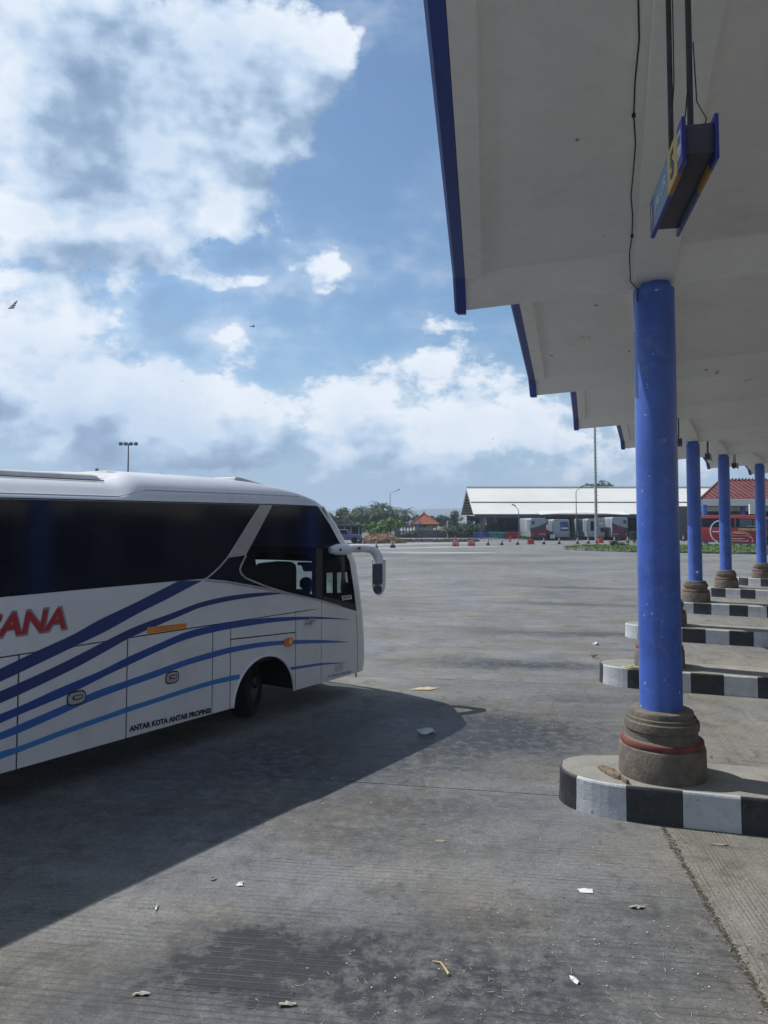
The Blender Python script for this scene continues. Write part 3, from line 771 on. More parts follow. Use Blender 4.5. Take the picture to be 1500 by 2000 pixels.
LV = [.34, .42, .5, .7, .9, 1.1, 1.25, 1.36, 1.5, 1.7, 1.9, 2.08, 2.14, 2.3, 2.47, 2.6, 2.72, 2.86, 2.95, 3.0, 3.03, 3.08, 3.14, 3.2, 3.25, 3.29, 3.32, 3.345, 3.365, 3.378]
cont = [contour(w) for w in LV]; NCN = len(cont[0]); NSIDE = 18
def P3(j, i): u, v = cont[j][i]; return (u, v, drop(u, LV[j]))
zones = {k_: MB() for k_ in ('front_panel', 'windscreen', 'sun_film', 'roof_shell', 'far_side_panel', 'far_side_window', 'rear_panel')}
for j in range(len(LV) - 1):
    wm = (LV[j] + LV[j + 1]) / 2
    for i in range(NCN):
        i2 = (i + 1) % NCN
        quad = [P3(j, i), P3(j, i2), P3(j + 1, i2), P3(j + 1, i)]
        if i == NCN - 1: z = 'rear_panel'
        elif wm > 3.0: z = 'roof_shell'
        elif i < NSIDE - 1: continue
        elif i >= NCN - NSIDE: z = 'far_side_window' if wm > 1.95 else 'far_side_panel'
        else:
            v = (cont[j][i][1] + cont[j][i2][1]) / 2
            if 1.36 < wm < 2.95 and .13 < v < 2.37: z = 'windscreen' if wm < 2.1 else 'sun_film'
            else: z = 'front_panel'
        zones[z].add(quad, [(0, 1, 2, 3)])
zones['roof_shell'].add([P3(len(LV) - 1, i) for i in range(NCN)], [tuple(range(NCN))])
for z, mm in (('front_panel', M_BW), ('windscreen', M_WIND), ('sun_film', M_GL), ('roof_shell', M_BW), ('far_side_panel', M_BW), ('far_side_window', M_GL), ('rear_panel', M_BW)):
    o = zones[z].build(z, mm, bus, smooth=True)
    bm = bmesh.new(); bm.from_mesh(o.data); bmesh.ops.remove_doubles(bm, verts=bm.verts, dist=.0005); bmesh.ops.recalc_face_normals(bm, faces=bm.faces); bm.to_mesh(o.data); bm.free()
    o.data.set_sharp_from_angle(angle=R(40))

def sheet(name, poly, m, v0=0.0, th=.012, parent=bus, holes=False):
    """a flat plate lying on the coach's side, outline in (u, w), front face at v0, thickness th inwards"""
    bm = bmesh.new()
    a = [bm.verts.new((p[0], v0, p[1])) for p in poly]
    b = [bm.verts.new((p[0], v0 + th, p[1])) for p in poly]
    ea = [bm.edges.new((a[i], a[(i + 1) % len(a)])) for i in range(len(a))]
    bmesh.ops.triangle_fill(bm, edges=ea, use_beauty=True)
    for i in range(len(a)):
        j = (i + 1) % len(a); bm.faces.new((a[i], a[j], b[j], b[i]))
    bmesh.ops.recalc_face_normals(bm, faces=bm.faces)
    me = bpy.data.meshes.new(name); bm.to_mesh(me); bm.free(); me.materials.append(m)
    return link(name, me, parent)
def strip(name, upper, lower, m, v0=-.003, us=None, parent=bus):
    """painted stripe between two curves given as (x, y) sight lines"""
    U = [buv(*p) for p in upper]; Lw = [buv(*p) for p in lower]
    def smooth_at(tab, u):
        if u <= tab[0][0]:
            s = (tab[1][1] - tab[0][1]) / (tab[1][0] - tab[0][0]); return tab[0][1] + s * (u - tab[0][0])
        for k_ in range(len(tab) - 1):
            if u <= tab[k_ + 1][0]:
                p1, p2 = tab[k_], tab[k_ + 1]; p0 = tab[max(0, k_ - 1)]; p3 = tab[min(len(tab) - 1, k_ + 2)]
                t = (u - p1[0]) / (p2[0] - p1[0]); dx = p2[0] - p1[0]
                m1 = (p2[1] - p0[1]) / max(1e-6, p2[0] - p0[0]) * dx; m2 = (p3[1] - p1[1]) / max(1e-6, p3[0] - p1[0]) * dx
                return (2 * t**3 - 3 * t * t + 1) * p1[1] + (t**3 - 2 * t * t + t) * m1 + (-2 * t**3 + 3 * t * t) * p2[1] + (t**3 - t * t) * m2
        return tab[-1][1]
    u0 = us[0] if us else -9.0; u1 = us[1] if us else min(U[-1][0], Lw[-1][0])
    n = 90; mb = MB()
    for k_ in range(n + 1):
        u = u0 + (u1 - u0) * k_ / n
        a = smooth_at(U, u); b = min(a, smooth_at(Lw, u))
        if k_ == n and not us: b = a = (a + b) / 2
        mb.v += [(u, v0, a), (u, v0, b)]
    mb.f = [(2 * i, 2 * i + 1, 2 * i + 3, 2 * i + 2) for i in range(n)]; mb.mi = [0] * n
    return mb.build(name, m, parent)

# side outline: window sill from the rear to the front
sill = [(-12, 2.05), (-9, 2.05), buv(0, 1167), buv(200, 1148), buv(392, 1131), buv(416, 1132), buv(461, 1139), buv(509, 1147), buv(565, 1160), buv(629, 1174), buv(664, 1184)]
sill_end = buv(699, 1194.5)
def sillw(u):
    return interp(sill + [sill_end], u)
SEAMW = 1.46
# backing behind the panel gaps
arch_c = (-2.2, .30); arch_r = .60
def arch_pts(n=26, r=arch_r, zb=.34):
    pts = []
    for k_ in range(n + 1):
        a = math.pi * k_ / n; pts.append((arch_c[0] - r * math.cos(a), max(zb, arch_c[1] + r * 1.02 * max(0.0, math.sin(a)) ** .96)))
    return pts
sheet('inner_shell', [(-12, .36), (arch_c[0] - arch_r - .03, .36)] + [(p[0], p[1]) for p in arch_pts(26, arch_r + .03, .36)] + [(arch_c[0] + arch_r + .03, .36), (ut(.4) - .02, .36), (ut(.9) - .02, .9), (ut(1.25) - .02, 1.2), (-.3, 1.32)] + [(u, w - .03) for u, w in reversed(sill)], M_SEAM, .014, .01)
G = .0095
SU = [-12, -10.4, -9.05, -7.2, -5.78, -4.485, -3.18, -2.865, -1.558, -.963]
def hatch(nm, ua, ub, wt_, wb=.34):
    sheet(nm, [(ua + G, wb), (ub - G, wb), (ub - G, wt_ - G), (ua + G, wt_ - G)], M_BW)
for ua, ub in zip(SU[:6], SU[1:7]): hatch('luggage_hatch', ua, ub, SEAMW)
hatch('side_panel', -3.18, -2.865, SEAMW)
# wheel panel with the arch cut out
ap = arch_pts()
sheet('wheel_panel', [(-2.865 + G, .34), (ap[0][0] - .0, .34)] + ap[1:-1] + [(ap[-1][0], .34), (-1.558 - G, .34), (-1.558 - G, 1.16), (-2.865 + G, 1.225)], M_BW)
sheet('side_panel', [(-2.865 + G, 1.225 + .016), (-1.558 - G, 1.16 + .016), (-1.558 - G, SEAMW - G), (-2.865 + G, SEAMW - G)], M_BW)
sheet('driver_door_panel', [(-1.558 + G, .34), (-.963 - G, .34), (-.963 - G, 1.555), (-1.558 + G, 1.46)][0:2] + [(-.963 - G, SEAMW - .006), (-1.558 + G, SEAMW - G)], M_BW)
# upper side band between the long seam and the window sill
upb = [(-12, SEAMW + .004), (-1.16, SEAMW + .004), (-1.1, SEAMW - .003), (-.963 - G, SEAMW - .003), (-.963 - G, sillw(-.963) - .004)] + [(u, w) for u, w in reversed(sill) if u < -1.0]
sheet('side_band', upb, M_BW)
fp = [(-.963 + G * .6, .34)] + [(ut(w), w) for w in (.34, .42, .5, .7, .9, 1.1, 1.25, 1.3)] + [sill_end, buv(664, 1184), (-.963 + G * .6, sillw(-.963))]
sheet('front_corner_panel', fp, M_BW)
# wheel arch lip
al = MB(); al.tube([(p[0], -.004, p[1]) for p in arch_pts(26, arch_r + .012)], .016, 6); al.build('arch_lip', M_BW, bus, smooth=True)
# glass: long dark side window, silver pillar, quarter glass, driver window
top_y = 3.0
kneeA = buv(444, 1089)
long_win = [(-12, 2.055)] + [(u, w + .004) for u, w in sill[1:4]] + [buv(380, 1132), buv(396, 1130), buv(404, 1126.5), buv(415, 1118), buv(428, 1106), buv(443, 1089), buv(507, 986.5), (-12, 3.0)]
sheet('side_window', long_win, M_GL, .003, .01)
sheet('window_pillar', [buv(444, 1089.5), buv(480, 1084), buv(532, 986.3), buv(508, 986.3)], M_PIL, -.004, .014)
sheet('quarter_window', [buv(398, 1131.5), buv(405, 1128), buv(416, 1119), buv(429, 1107), buv(444, 1090.5), buv(480, 1085), buv(472, 1102), buv(468, 1112), buv(471, 1121), buv(478, 1129), buv(509, 1146), buv(461, 1138), buv(416, 1131.5)], M_GL, .002, .01)
def trim(name, pts, r, m, v=-.004): mb = MB(); mb.tube([(u, v, w) for u, w in pts], r, 6); return mb.build(name, m, bus, smooth=True)
trim('window_trim', [buv(*p) for p in ((398, 1131), (404, 1129), (415, 1120), (428, 1108), (444, 1089.5))], .011, M_PIL)
trim('window_trim', [buv(*p) for p in ((480, 1085), (472, 1101), (468, 1112), (471, 1121), (479, 1129), (520, 1146), (560, 1158), (629, 1174), (664, 1184))], .013, M_PIL)
trim('window_trim', [buv(*p) for p in ((400, 1132.5), (440, 1136), (480, 1143), (520, 1150), (560, 1160))], .014, M_CH)
trim('window_trim', [buv(444, 1088.5), buv(508, 986)], .006, M_CH)
# driver window: dark surround with two clear panes
A_ = [buv(532, 986.3), buv(613, 990), buv(632, 993), buv(648, 1026), buv(665, 1065), buv(684, 1093), buv(692, 1120), buv(697, 1160), buv(699, 1194), buv(664, 1184), buv(629, 1174), buv(560, 1158), buv(520, 1146), buv(480, 1130), buv(471, 1121), buv(468, 1112), buv(472, 1102), buv(480, 1085)]
# upper film band of that window
film = [buv(532, 986.3), buv(613, 990), buv(632, 993), buv(648, 1026), buv(665, 1065), buv(668, 1071), buv(489, 1066)]
sheet('driver_window_film', film, M_GL, .003, .01)
pane1 = [buv(489, 1067), buv(617, 1071), buv(617, 1171), buv(560, 1157), buv(520, 1145), buv(480, 1129), buv(471, 1121), buv(468, 1112), buv(472, 1102), buv(480, 1085)]
sheet('driver_window', pane1, M_CLEAR, .004, .004)
sheet('window_post', [buv(617, 1070.5), buv(630, 1071), buv(630, 1174), buv(617, 1171)], M_BK, .001, .03)
pane2 = [buv(631, 1071), buv(668, 1072), buv(684, 1093), buv(692, 1120), buv(696, 1152), buv(697.5, 1180), buv(664, 1172), buv(631, 1163)]
sheet('quarterlight', pane2, M_CLEAR, .004, .004)
sheet('quarterlight_frame', [buv(631, 1163.5), buv(664, 1172.5), buv(697.5, 1180.5), buv(699, 1194), buv(664, 1184), buv(631, 1174.5)], M_BK, .002, .012)
# silver white A pillar filling between the glass and the rounded front
pil = [buv(632, 992), buv(648, 1026), buv(665, 1065), buv(684, 1093), buv(692, 1120), buv(697, 1160), buv(699, 1194.5)] + [(ut(w), w) for w in (1.5, 1.7, 1.9, 2.08, 2.14, 2.3, 2.47, 2.6, 2.72, 2.86, 2.95, 3.0)]
pil = [p for p in pil[:7]] + [(max(p[0], 0), p[1]) for p in []] + pil[7:]
pp = MB(); left = [(3.0, buv(632, 992)[0])] + [(buv(*q)[1], buv(*q)[0]) for q in ((648, 1026), (665, 1065), (684, 1093), (692, 1120), (697, 1160), (699, 1194.5))]
left = sorted(left)
ws = [1.32, 1.36, 1.5, 1.7, 1.9, 2.08, 2.14, 2.3, 2.47, 2.6, 2.72, 2.86, 2.95, 3.0]
for w in ws: pp.v += [(min(interp(left, w), ut(w) - .004), 0.0, w), (ut(w), 0.0, w)]
pp.f = [(2 * i, 2 * i + 1, 2 * i + 3, 2 * i + 2) for i in range(len(ws) - 1)]; pp.mi = [0] * len(pp.f)
pp.build('front_pillar', M_BW, bus)
# gutter lines on the cantrail
for w, v, r in ((3.012, -.004, .007), (3.15, .055, .004)):
    mb = MB(); mb.tube([(-12, v, w)] + [(u, v, drop(u, w)) for u in (-9, -6, -4.6, -4.2, -3, -2)] + [(min(-1.1, ut(w)) , v, w - .01)], r, 6)
    mb.build('gutter_line', M_BK if w < 3.1 else M_PIL, bus)

# stripes
ZX = lambda pts: pts
strip('stripe', [(0, 1306), (72, 1271.5), (141, 1240), (192, 1211.5), (255, 1181.5), (318, 1150), (347, 1135)], [(0, 1331.5), (39, 1313.5), (147, 1261.6), (210, 1231), (270, 1198), (324, 1171), (364.5, 1150), (396, 1133)], M_S1, us=(-9, buv(362, 1134)[0]))
# pointed top end of the widest stripe under the window knee
e0 = buv(362, 1134); sheet('stripe', [(e0[0], sillw(e0[0]) - .002), (e0[0], buv(362, 1151)[1]), buv(396, 1133.5)], M_S1, -.003, .001)
strip('stripe', [(0, 1350), (39, 1333), (114, 1298.5), (210, 1250), (249, 1230.5), (288, 1214.5), (330, 1199.5), (390, 1177), (453, 1163), (520, 1157), (557, 1159)], [(0, 1373.5), (37.5, 1357), (144, 1306), (210, 1270), (249, 1248), (300, 1225), (360, 1199.5), (390, 1187), (453, 1172.5), (520, 1163), (557, 1159)], M_S1)
strip('stripe', [(0, 1394.5), (37.5, 1379.5), (120, 1342), (192, 1312), (249, 1283.5), (300, 1261), (360, 1235.5), (414, 1221.5), (453, 1215), (520, 1207), (579, 1204.5), (629, 1205), (691, 1210.6)], [(0, 1412.5), (37.5, 1396), (144, 1351), (210, 1318), (249, 1300), (300, 1276), (360, 1250), (420, 1234), (453, 1227.5), (520, 1217), (579, 1211), (629, 1209), (691, 1210.6)], M_S2)
strip('stripe', [(0, 1430.5), (36, 1415.5), (120, 1379.5), (192, 1348), (249, 1328.5), (300, 1310.5), (360, 1289), (414, 1273), (450, 1264), (507, 1254.7), (560, 1250.7), (629, 1250), (687, 1254)], [(0, 1445.5), (36, 1432), (120, 1395), (168, 1373), (249, 1342), (300, 1324), (360, 1301), (414, 1285), (450, 1275), (507, 1264), (560, 1258.7), (629, 1256), (687, 1254)], M_S3)
strip('stripe', [(0, 1468), (36, 1457.5), (120, 1426), (168, 1409), (210, 1394.5), (249, 1380.5), (300, 1364.5), (360, 1345), (414, 1328.5), (450, 1320), (472, 1316)], [(0, 1483), (36, 1469.5), (120, 1437), (249, 1391), (300, 1374), (360, 1354), (414, 1338), (450, 1330), (465, 1326.7)], M_S4, us=(-9, buv(468, 1320)[0]))
strip('stripe', [(566, 1303), (600, 1298.5), (629, 1294.7), (683, 1294)], [(566, 1308.8), (600, 1303.4), (629, 1299), (683, 1294)], M_S3, us=(buv(567, 1303)[0], buv(683, 1294)[0]))
# lettering
def bus_text(s, p_left, p_right, hgt, m, bold, shear, v, nm, grow=0.0):
    a = buv(*p_left); b = buv(*p_right); Wd = b[0] - a[0]
    me = text_mesh(nm, s, Wd + grow * 2, hgt + grow * 2, m, bold, shear, .001)
    sl = (b[1] - a[1]) / Wd
    for vv in me.vertices:
        x, y, z = vv.co; vv.co = (a[0] + x - grow, v - z, a[1] + y - grow + (x - grow) * sl)
    return link(nm, me, bus)
wr = buv(132, 1231); tw_ = 1.66
hl = buv(130, 1183)[1] - buv(130, 1231)[1]
def bus_text_u(s, u0, u1, w0, hgt, m, bold, shear, v, nm, g=0.0):
    me = text_mesh(nm, s, u1 - u0 + 2 * g, hgt + 2 * g, m, bold, shear, .0008)
    for vv in me.vertices:
        x, y, z = vv.co; vv.co = (u0 + x - g, v - z, w0 + y - g)
    return link(nm, me, bus)
bus_text_u('KENCANA', wr[0] - tw_, wr[0], wr[1] + .004, hl, M_TG, .06, .18, -.0035, 'lettering', .006)
bus_text_u('KENCANA', wr[0] - tw_ + .02, wr[0] - .02, wr[1] + .02, hl - .032, M_TR, .035, .18, -.006, 'lettering')
bus_text('ANTAR KOTA ANTAR PROPINSI', (252, 1430), (411, 1392.5), .068, M_TN, .055, 0, -.0035, 'lettering')
bus_text('PT. PAHALA KENCANA', (640, 1324.5), (686, 1314), .045, M_TG, .0, .2, -.0035, 'lettering')
# reflector, lamps, handles, number label
a, b = buv(287, 1238), buv(364, 1227)
sheet('orange_reflector', [a, b, (b[0], b[1] + .062), (a[0], a[1] + .075)], M_ORG, -.0042, .004)
def rounded(cu, cw, ru, rw, n=20, p=3.2):
    return [(cu + ru * (1 if math.cos(t) > 0 else -1) * abs(math.cos(t)) ** (2 / p), cw + rw * (1 if math.sin(t) > 0 else -1) * abs(math.sin(t)) ** (2 / p)) for t in [2 * math.pi * k_ / n for k_ in range(n)]]
for q, ru in (((149, 1363), .115), ((336, 1323), .105)):
    c = buv(*q); sheet('latch_surround', rounded(c[0], c[1], ru, .075), M_BK, -.006, .008)
    sheet('latch_plate', rounded(c[0], c[1], ru - .014, .06), M_PIL, -.009, .004)
    sheet('latch_handle', rounded(c[0] + .01, c[1] + .006, ru * .55, .025), M_BK, -.014, .006)
    sheet('latch_lever', rounded(c[0] + .01, c[1] + .008, ru * .42, .014), M_PIL, -.02, .006)
c = buv(562.5, 1254); sheet('side_marker', rounded(c[0], c[1], .088, .062), M_AMB, -.022, .024)
sheet('marker_lens', rounded(c[0] + .03, c[1] + .004, .032, .036), mat('marker_clear_lens', (.75, .45, .2), .2), -.026, .006)
c = buv(604, 1213)
mb = MB(); mb.tube([(c[0] - .1, -.02, c[1] - .045), (c[0] - .105, -.035, c[1] - .005), (c[0] - .05, -.045, c[1] + .01), (c[0], -.03, c[1] - .03), (c[0] + .05, -.04, c[1] + .012), (c[0] + .10, -.03, c[1] + .012), (c[0] + .105, -.01, c[1] - .005)], [.014, .018, .02, .024, .022, .018, .012], 8)
mb.tube([(c[0] - .02, 0, c[1] + .02), (c[0] + .04, -.035, c[1] + .03), (c[0] + .08, -.01, c[1] + .02)], .012, 8)
mb.build('door_handle', M_PIL, bus, smooth=True)
c = buv(662, 1304); sheet('worn_label', rounded(c[0], c[1], .105, .055, 16, 5), mat('worn_grey_label', (.42, .42, .44), .6), -.003, .002)
a = buv(668, 1164); b = buv(687, 1172)
sheet('window_sticker', [buv(667, 1164), buv(686, 1161.5), buv(687, 1170), buv(669, 1172.5)], mat('sticker_white', (.5, .52, .55), .5), -.002, .002)
bus_text('BUS AC', (670, 1170.5), (685, 1168.3), .05, M_TN, .02, .1, -.0045, 'sticker_print')
sheet('front_lamp_surround', [(ut(1.0) + .004, .5), (ut(1.0) + .03, .5), (ut(1.0) + .03, .95), (ut(1.0) + .004, .95)], M_BW, -.001, .004)
# vent in the front bumper corner seam
trim('corner_seam', [(ut(.34) - .035, .35), (ut(.9) - .035, .9), (ut(1.25) - .03, 1.27)], .003, M_SEAM, -.001)
mb = MB(); mb.tube([(ut(.42) - .05, .02, .36), (ut(.42) - .05, .02, .27)], .012, 6); mb.build('mud_flap_stay', M_BK, bus)
# floor, bulkhead and dark interior
ib = MB(); ib.box(-11.9, -.55, .06, 2.44, .84, .9); ib.box(-11.9, -2.72, .03, .05, 2.0, 3.0); ib.box(-2.82, -2.74, .06, 2.44, .9, 3.0); ib.box(-11.9, -1.3, .1, 2.4, 2.93, 2.96)
ib.build('cabin_lining', M_INT, bus)
ub = MB(); ub.box(-11.9, -2.9, .2, 2.3, .42, .84); ub.box(-1.5, .0, .3, 2.2, .42, .84); ub.box(-2.9, -1.5, .95, 1.55, .5, .84); ub.build('chassis', M_BK, bus)
wb_ = MB()
for (y0, y1) in ((.03, .05), ):
    pass
wb_.prism([(-2.86, .36), (-2.86, 1.02), (-1.56, 1.02), (-1.56, .36), (-1.585, .36), (-1.585, .99), (-2.835, .99), (-2.835, .36)], .02, 1.15, M=Matrix(((1, 0, 0, 0), (0, 0, 1, 0), (0, 1, 0, 0), (0, 0, 0, 1))))
wb_.build('wheel_housing', M_BK, bus)
dbm = MB(); dbm.prism([(-.55, .9), (-.1, .9), (.0, 1.3), (-.08, 1.42), (-.42, 1.38), (-.55, 1.2)], .1, 2.4, M=Matrix(((1, 0, 0, 0), (0, 0, 1, 0), (0, 1, 0, 0), (0, 0, 0, 1))))
dbm.build('dashboard', M_INT, bus, bevel=.02)
def inner(nm, pts, v, th=.03, m=None): return sheet(nm, [buv(x, y, v) for x, y in pts], m or M_INT, v, th)
inner('cab_lining', [(470, 1040), (640, 1040), (640, 1096), (606, 1086), (560, 1082.5), (505, 1080), (497, 1080), (501, 1108), (470, 1120)], .30)
inner('cab_partition', [(503, 1104), (508, 1100), (545, 1096), (568, 1097), (577, 1102), (579, 1112), (579, 1180), (470, 1180), (470, 1090), (500, 1106)], .36)
inner('cab_lining', [(612, 1060), (638, 1060), (638, 1185), (612, 1185)], .28)
inner('cab_lining', [(580, 1152), (606, 1160), (638, 1163), (638, 1190), (575, 1185)], .40)
inner('sun_blind', [(582, 1098), (611, 1098), (611, 1116), (594, 1116), (589, 1104), (582, 1104)], .9, .01, M_SEAT)
inner('cab_lining', [(630, 1072), (672, 1072), (686, 1092), (692, 1117), (630, 1119)], .12)
inner('cab_lining', [(652.5, 1110), (658.5, 1110), (658.5, 1170), (652.5, 1170)], .12)
inner('cab_lining', [(625, 1158), (695, 1158), (697, 1192), (625, 1176)], .13)
inner('cab_lining', [(670, 1110), (672.5, 1110), (675, 1136), (680, 1140), (692, 1130), (696, 1190), (674, 1186), (668, 1150), (669, 1134)], .12)
inner('cab_lining', [(680, 1110), (690, 1110), (694, 1150), (684, 1150)], .11)
def seat(u, v, w, ht=.75, wd=.5):
    mb = MB(); mb.box(u - .25, u + .25, v, v + wd, w, w + .14); mb.box(u - .33, u - .2, v + .01, v + wd - .01, w + .1, w + ht)
    return mb.build('seat', M_SEAT, bus, bevel=.04)
seat(-2.35, .12, 1.35, .62, 1.0); seat(-2.3, 1.55, 1.3, .85); seat(-1.42, .42, 1.1, .72)
mb = MB(); mb.tube([(-.75 + .2 * math.cos(t) * .35, .67 + .2 * math.sin(t), 1.5 + .2 * math.cos(t) * .9) for t in [2 * math.pi * k_ / 20 for k_ in range(21)]], .014, 6); mb.tube([(-.75, .67, 1.5), (-.5, .67, 1.25)], .03, 6)
mb.build('steering_wheel', M_BK, bus)
# wheels
def wheel(u, v, yaw):
    M = Matrix.Translation((u, v, .5)) @ Matrix.Rotation(R(yaw), 4, 'Z') @ Matrix.Rotation(R(90), 4, 'X')
    t = MB(); t.lathe([(.30, -.12), (.46, -.14), (.495, -.11), (.5, -.05), (.5, .05), (.495, .11), (.46, .14), (.30, .12)], 40)
    w = link('wheel', t.mesh('wheel', M_TYRE, True, M=M), bus)
    r_ = MB(); r_.lathe([(.29, .125), (.27, .10), (.2, .07), (.12, .09), (.11, .17), (.07, .19)], 28)
    for k_ in range(8):
        a = 2 * math.pi * k_ / 8; r_.lathe([(.014, .09), (.014, .115)], 6, c=(.155 * math.cos(a), .155 * math.sin(a), 0))
    link('rim', r_.mesh('rim', M_RIM, True, M=M), w)
    return w
wheel(-2.0, .55, 30); wheel(-2.0, 1.95, 30)
for v_ in (.2, .55, 1.95, 2.3): wheel(-8.1, v_, 0)
# roof: air conditioner pod, hatch, small mast
def pod(nm, u0, u1, v0, v1, w0, w1, m, slope=.3, bev=.03):
    mb = MB(); mb.prism([(u0, w0), (u1, w0), (u1 - slope, w1), (u0, w1)], v0, v1, M=Matrix(((1, 0, 0, 0), (0, 0, 1, 0), (0, 1, 0, 0), (0, 0, 0, 1))))
    return mb.build(nm, m, bus, bevel=bev)
M_POD = mat('coach_cream_pod', (.56, .56, .54), .5, dirt=.25, dirtcol=(.36, .35, .32))
pod('roof_pod', -12, -4.47, .40, 2.10, 3.15, 3.325, M_POD, .14, .06)
pod('roof_pod', -4.44, -2.9, .52, 1.98, 3.25, 3.385, M_POD, .7, .04)
mb = MB(); mb.box(-5.6, -4.9, 1.1, 1.5, 3.33, 3.36); mb.tube([(-4.0, 1.3, 3.35), (-4.0, 1.3, 3.46)], .02, 6); mb.build('roof_fitting', M_STEEL, bus)
hb_ = MB(); hb_.prism([(-2.35, 3.3), (-.95, 3.15), (-.95, 3.19), (-2.2, 3.40), (-2.30, 3.405)], .5, 1.2, M=Matrix(((1, 0, 0, 0), (0, 0, 1, 0), (0, 1, 0, 0), (0, 0, 0, 1))))
hb_.build('roof_hatch', mat('hatch_grey', (.36, .37, .38), .5), bus, bevel=.01)
tr = MB(); tr.tube([(-12, .33, 3.245), (-4.6, .33, 3.25)], .008, 6); tr.build('roof_rail', M_STEEL, bus)
# mirror: bracket, swan-neck arm, housing with two glasses
mr = MB()
mr.tube([(-.80, -.03, 2.335), (-.70, -.07, 2.335), (-.55, -.10, 2.335), (-.42, -.13, 2.33)], [.05, .085, .088, .075], 12)
mr.build('mirror_bracket', M_BW, bus, smooth=True)
ar_ = MB(); arm = [(-.46, -.12, 2.345), (-.34, -.17, 2.347), (-.2, -.25, 2.345), (-.09, -.32, 2.325), (-.03, -.355, 2.27), (.0, -.375, 2.19), (.005, -.38, 2.1)]
ar_.tube(arm, [.066, .068, .066, .066, .072, .082, .088], 14); ar_.build('mirror_arm', M_BW, bus, smooth=True)
mk = MB(); mk.lathe([(.022, 0), (.022, .012)], 10); me = mk.mesh('bracket_bolt', M_BK); link('bracket_bolt', me, bus, M=Matrix.Translation((-.70, -.153, 2.335)) @ Matrix.Rotation(R(90), 4, 'X'))
sheet('arm_lamp', rounded(-.30, 2.35, .07, .022, 14, 4), mat('arm_lamp_dark', (.12, .06, .05), .3), -.262, .02)
H_ = MB(); secs = []
for k_ in range(13):
    w = 2.16 - .56 * k_ / 12; f = k_ / 12
    rw = .098 * (1 - max(0, f - .6) ** 2 * 2.6) if f < 1 else .05
    rw = .112 * math.sqrt(max(.08, 1 - (max(0, f - .62) / .40) ** 2)); rd = .075 * math.sqrt(max(.1, 1 - (max(0, f - .62) / .40) ** 2))
    secs.append((w, rw, rd))
mc = Vector((.01, -.385, 0)); mt = Vector((math.cos(R(-53)), math.sin(R(-53)), 0)); mn_ = Vector((-math.cos(R(37)), -math.sin(R(37)), 0))
def mpt(a, b, w): p = mc + mt * a + mn_ * b; return (p.x, p.y, w)
vs = []; S_ = 20
for (w, rw, rd) in secs:
    for j in range(S_):
        t = 2 * math.pi * j / S_; c_, s_ = math.cos(t), math.sin(t)
        vs.append(mpt(rw * (1 if c_ > 0 else -1) * abs(c_) ** .7, rd * (1 if s_ > 0 else -1) * abs(s_) ** .7 * (.35 if s_ > 0 else 1), w))
fs = [(i * S_ + j, i * S_ + (j + 1) % S_, (i + 1) * S_ + (j + 1) % S_, (i + 1) * S_ + j) for i in range(12) for j in range(S_)]
fs += [tuple(range(S_)), tuple(12 * S_ + j for j in reversed(range(S_)))]
H_.add(vs, fs); H_.build('mirror_housing', M_BW, bus, smooth=True)
M_MIR = mat('mirror_glass', (.05, .06, .09), .12, .35, vary=.25, vscale=6)
def mplate(nm, cw, ra, rw, m, off, p=5):
    bm = bmesh.new(); pts = rounded(0, cw, ra, rw, 24, p)
    a = [bm.verts.new(mpt(x, off, w)) for x, w in pts]; b = [bm.verts.new(mpt(x, off - .015, w)) for x, w in pts]
    bm.faces.new(a)
    for i in range(len(a)): bm.faces.new((a[i], b[i], b[(i + 1) % len(a)], a[(i + 1) % len(a)]))
    me = bpy.data.meshes.new(nm); bm.to_mesh(me); bm.free(); me.materials.append(m); return link(nm, me, bus)
mc = mc - mt * .018
mplate('mirror_surround', 1.935, .078, .175, M_BK, .030); mplate('mirror_glass', 1.935, .068, .163, M_MIR, .034)
mplate('mirror_surround', 1.69, .07, .066, M_BK, .030, 2.4); mplate('mirror_glass', 1.69, .06, .056, M_MIR, .034, 2.4)

# ------------------------------------------------------------------ driver
def skin_body(name, verts, edges, radii, m, parent, root=0, levels=2):
    me = bpy.data.meshes.new(name); me.from_pydata(verts, edges, [])
    o = bpy.data.objects.new(name, me); COL.objects.link(o)
    sk = o.modifiers.new('skin', 'SKIN'); sk.use_smooth_shade = True
    me.skin_vertices[0].data[root].use_root = True
    for i, r_ in enumerate(radii): me.skin_vertices[0].data[i].radius = r_ if isinstance(r_, tuple) else (r_, r_)
    ss = o.modifiers.new('sub', 'SUBSURF'); ss.levels = levels; ss.render_levels = levels
    dg = bpy.context.evaluated_depsgraph_get(); dg.update()
    m2 = bpy.data.meshes.new_from_object(o.evaluated_get(dg)); m2.name = name
    bpy.data.objects.remove(o); m2.materials.clear(); m2.materials.append(m)
    m2.polygons.foreach_set('use_smooth', [True] * len(m2.polygons))
    return link(name, m2, parent)
M_SKN = mat('skin', (.22, .12, .08), .6); M_SHIRT = mat('dark_shirt', (.03, .035, .05), .9); M_HAIR = mat('black_hair', (.01, .009, .009), .8)
hu, hw_ = buv(597, 1143, .72)
bp = BP + bd * hu + bnv * .72
drv = thing('person', 'person in dark clothes sitting at the wheel of the white coach', 'person', (bp.x, bp.y, 0), R(90 - BB))
z = hw_ - .02          # head centre height; figure faces +x
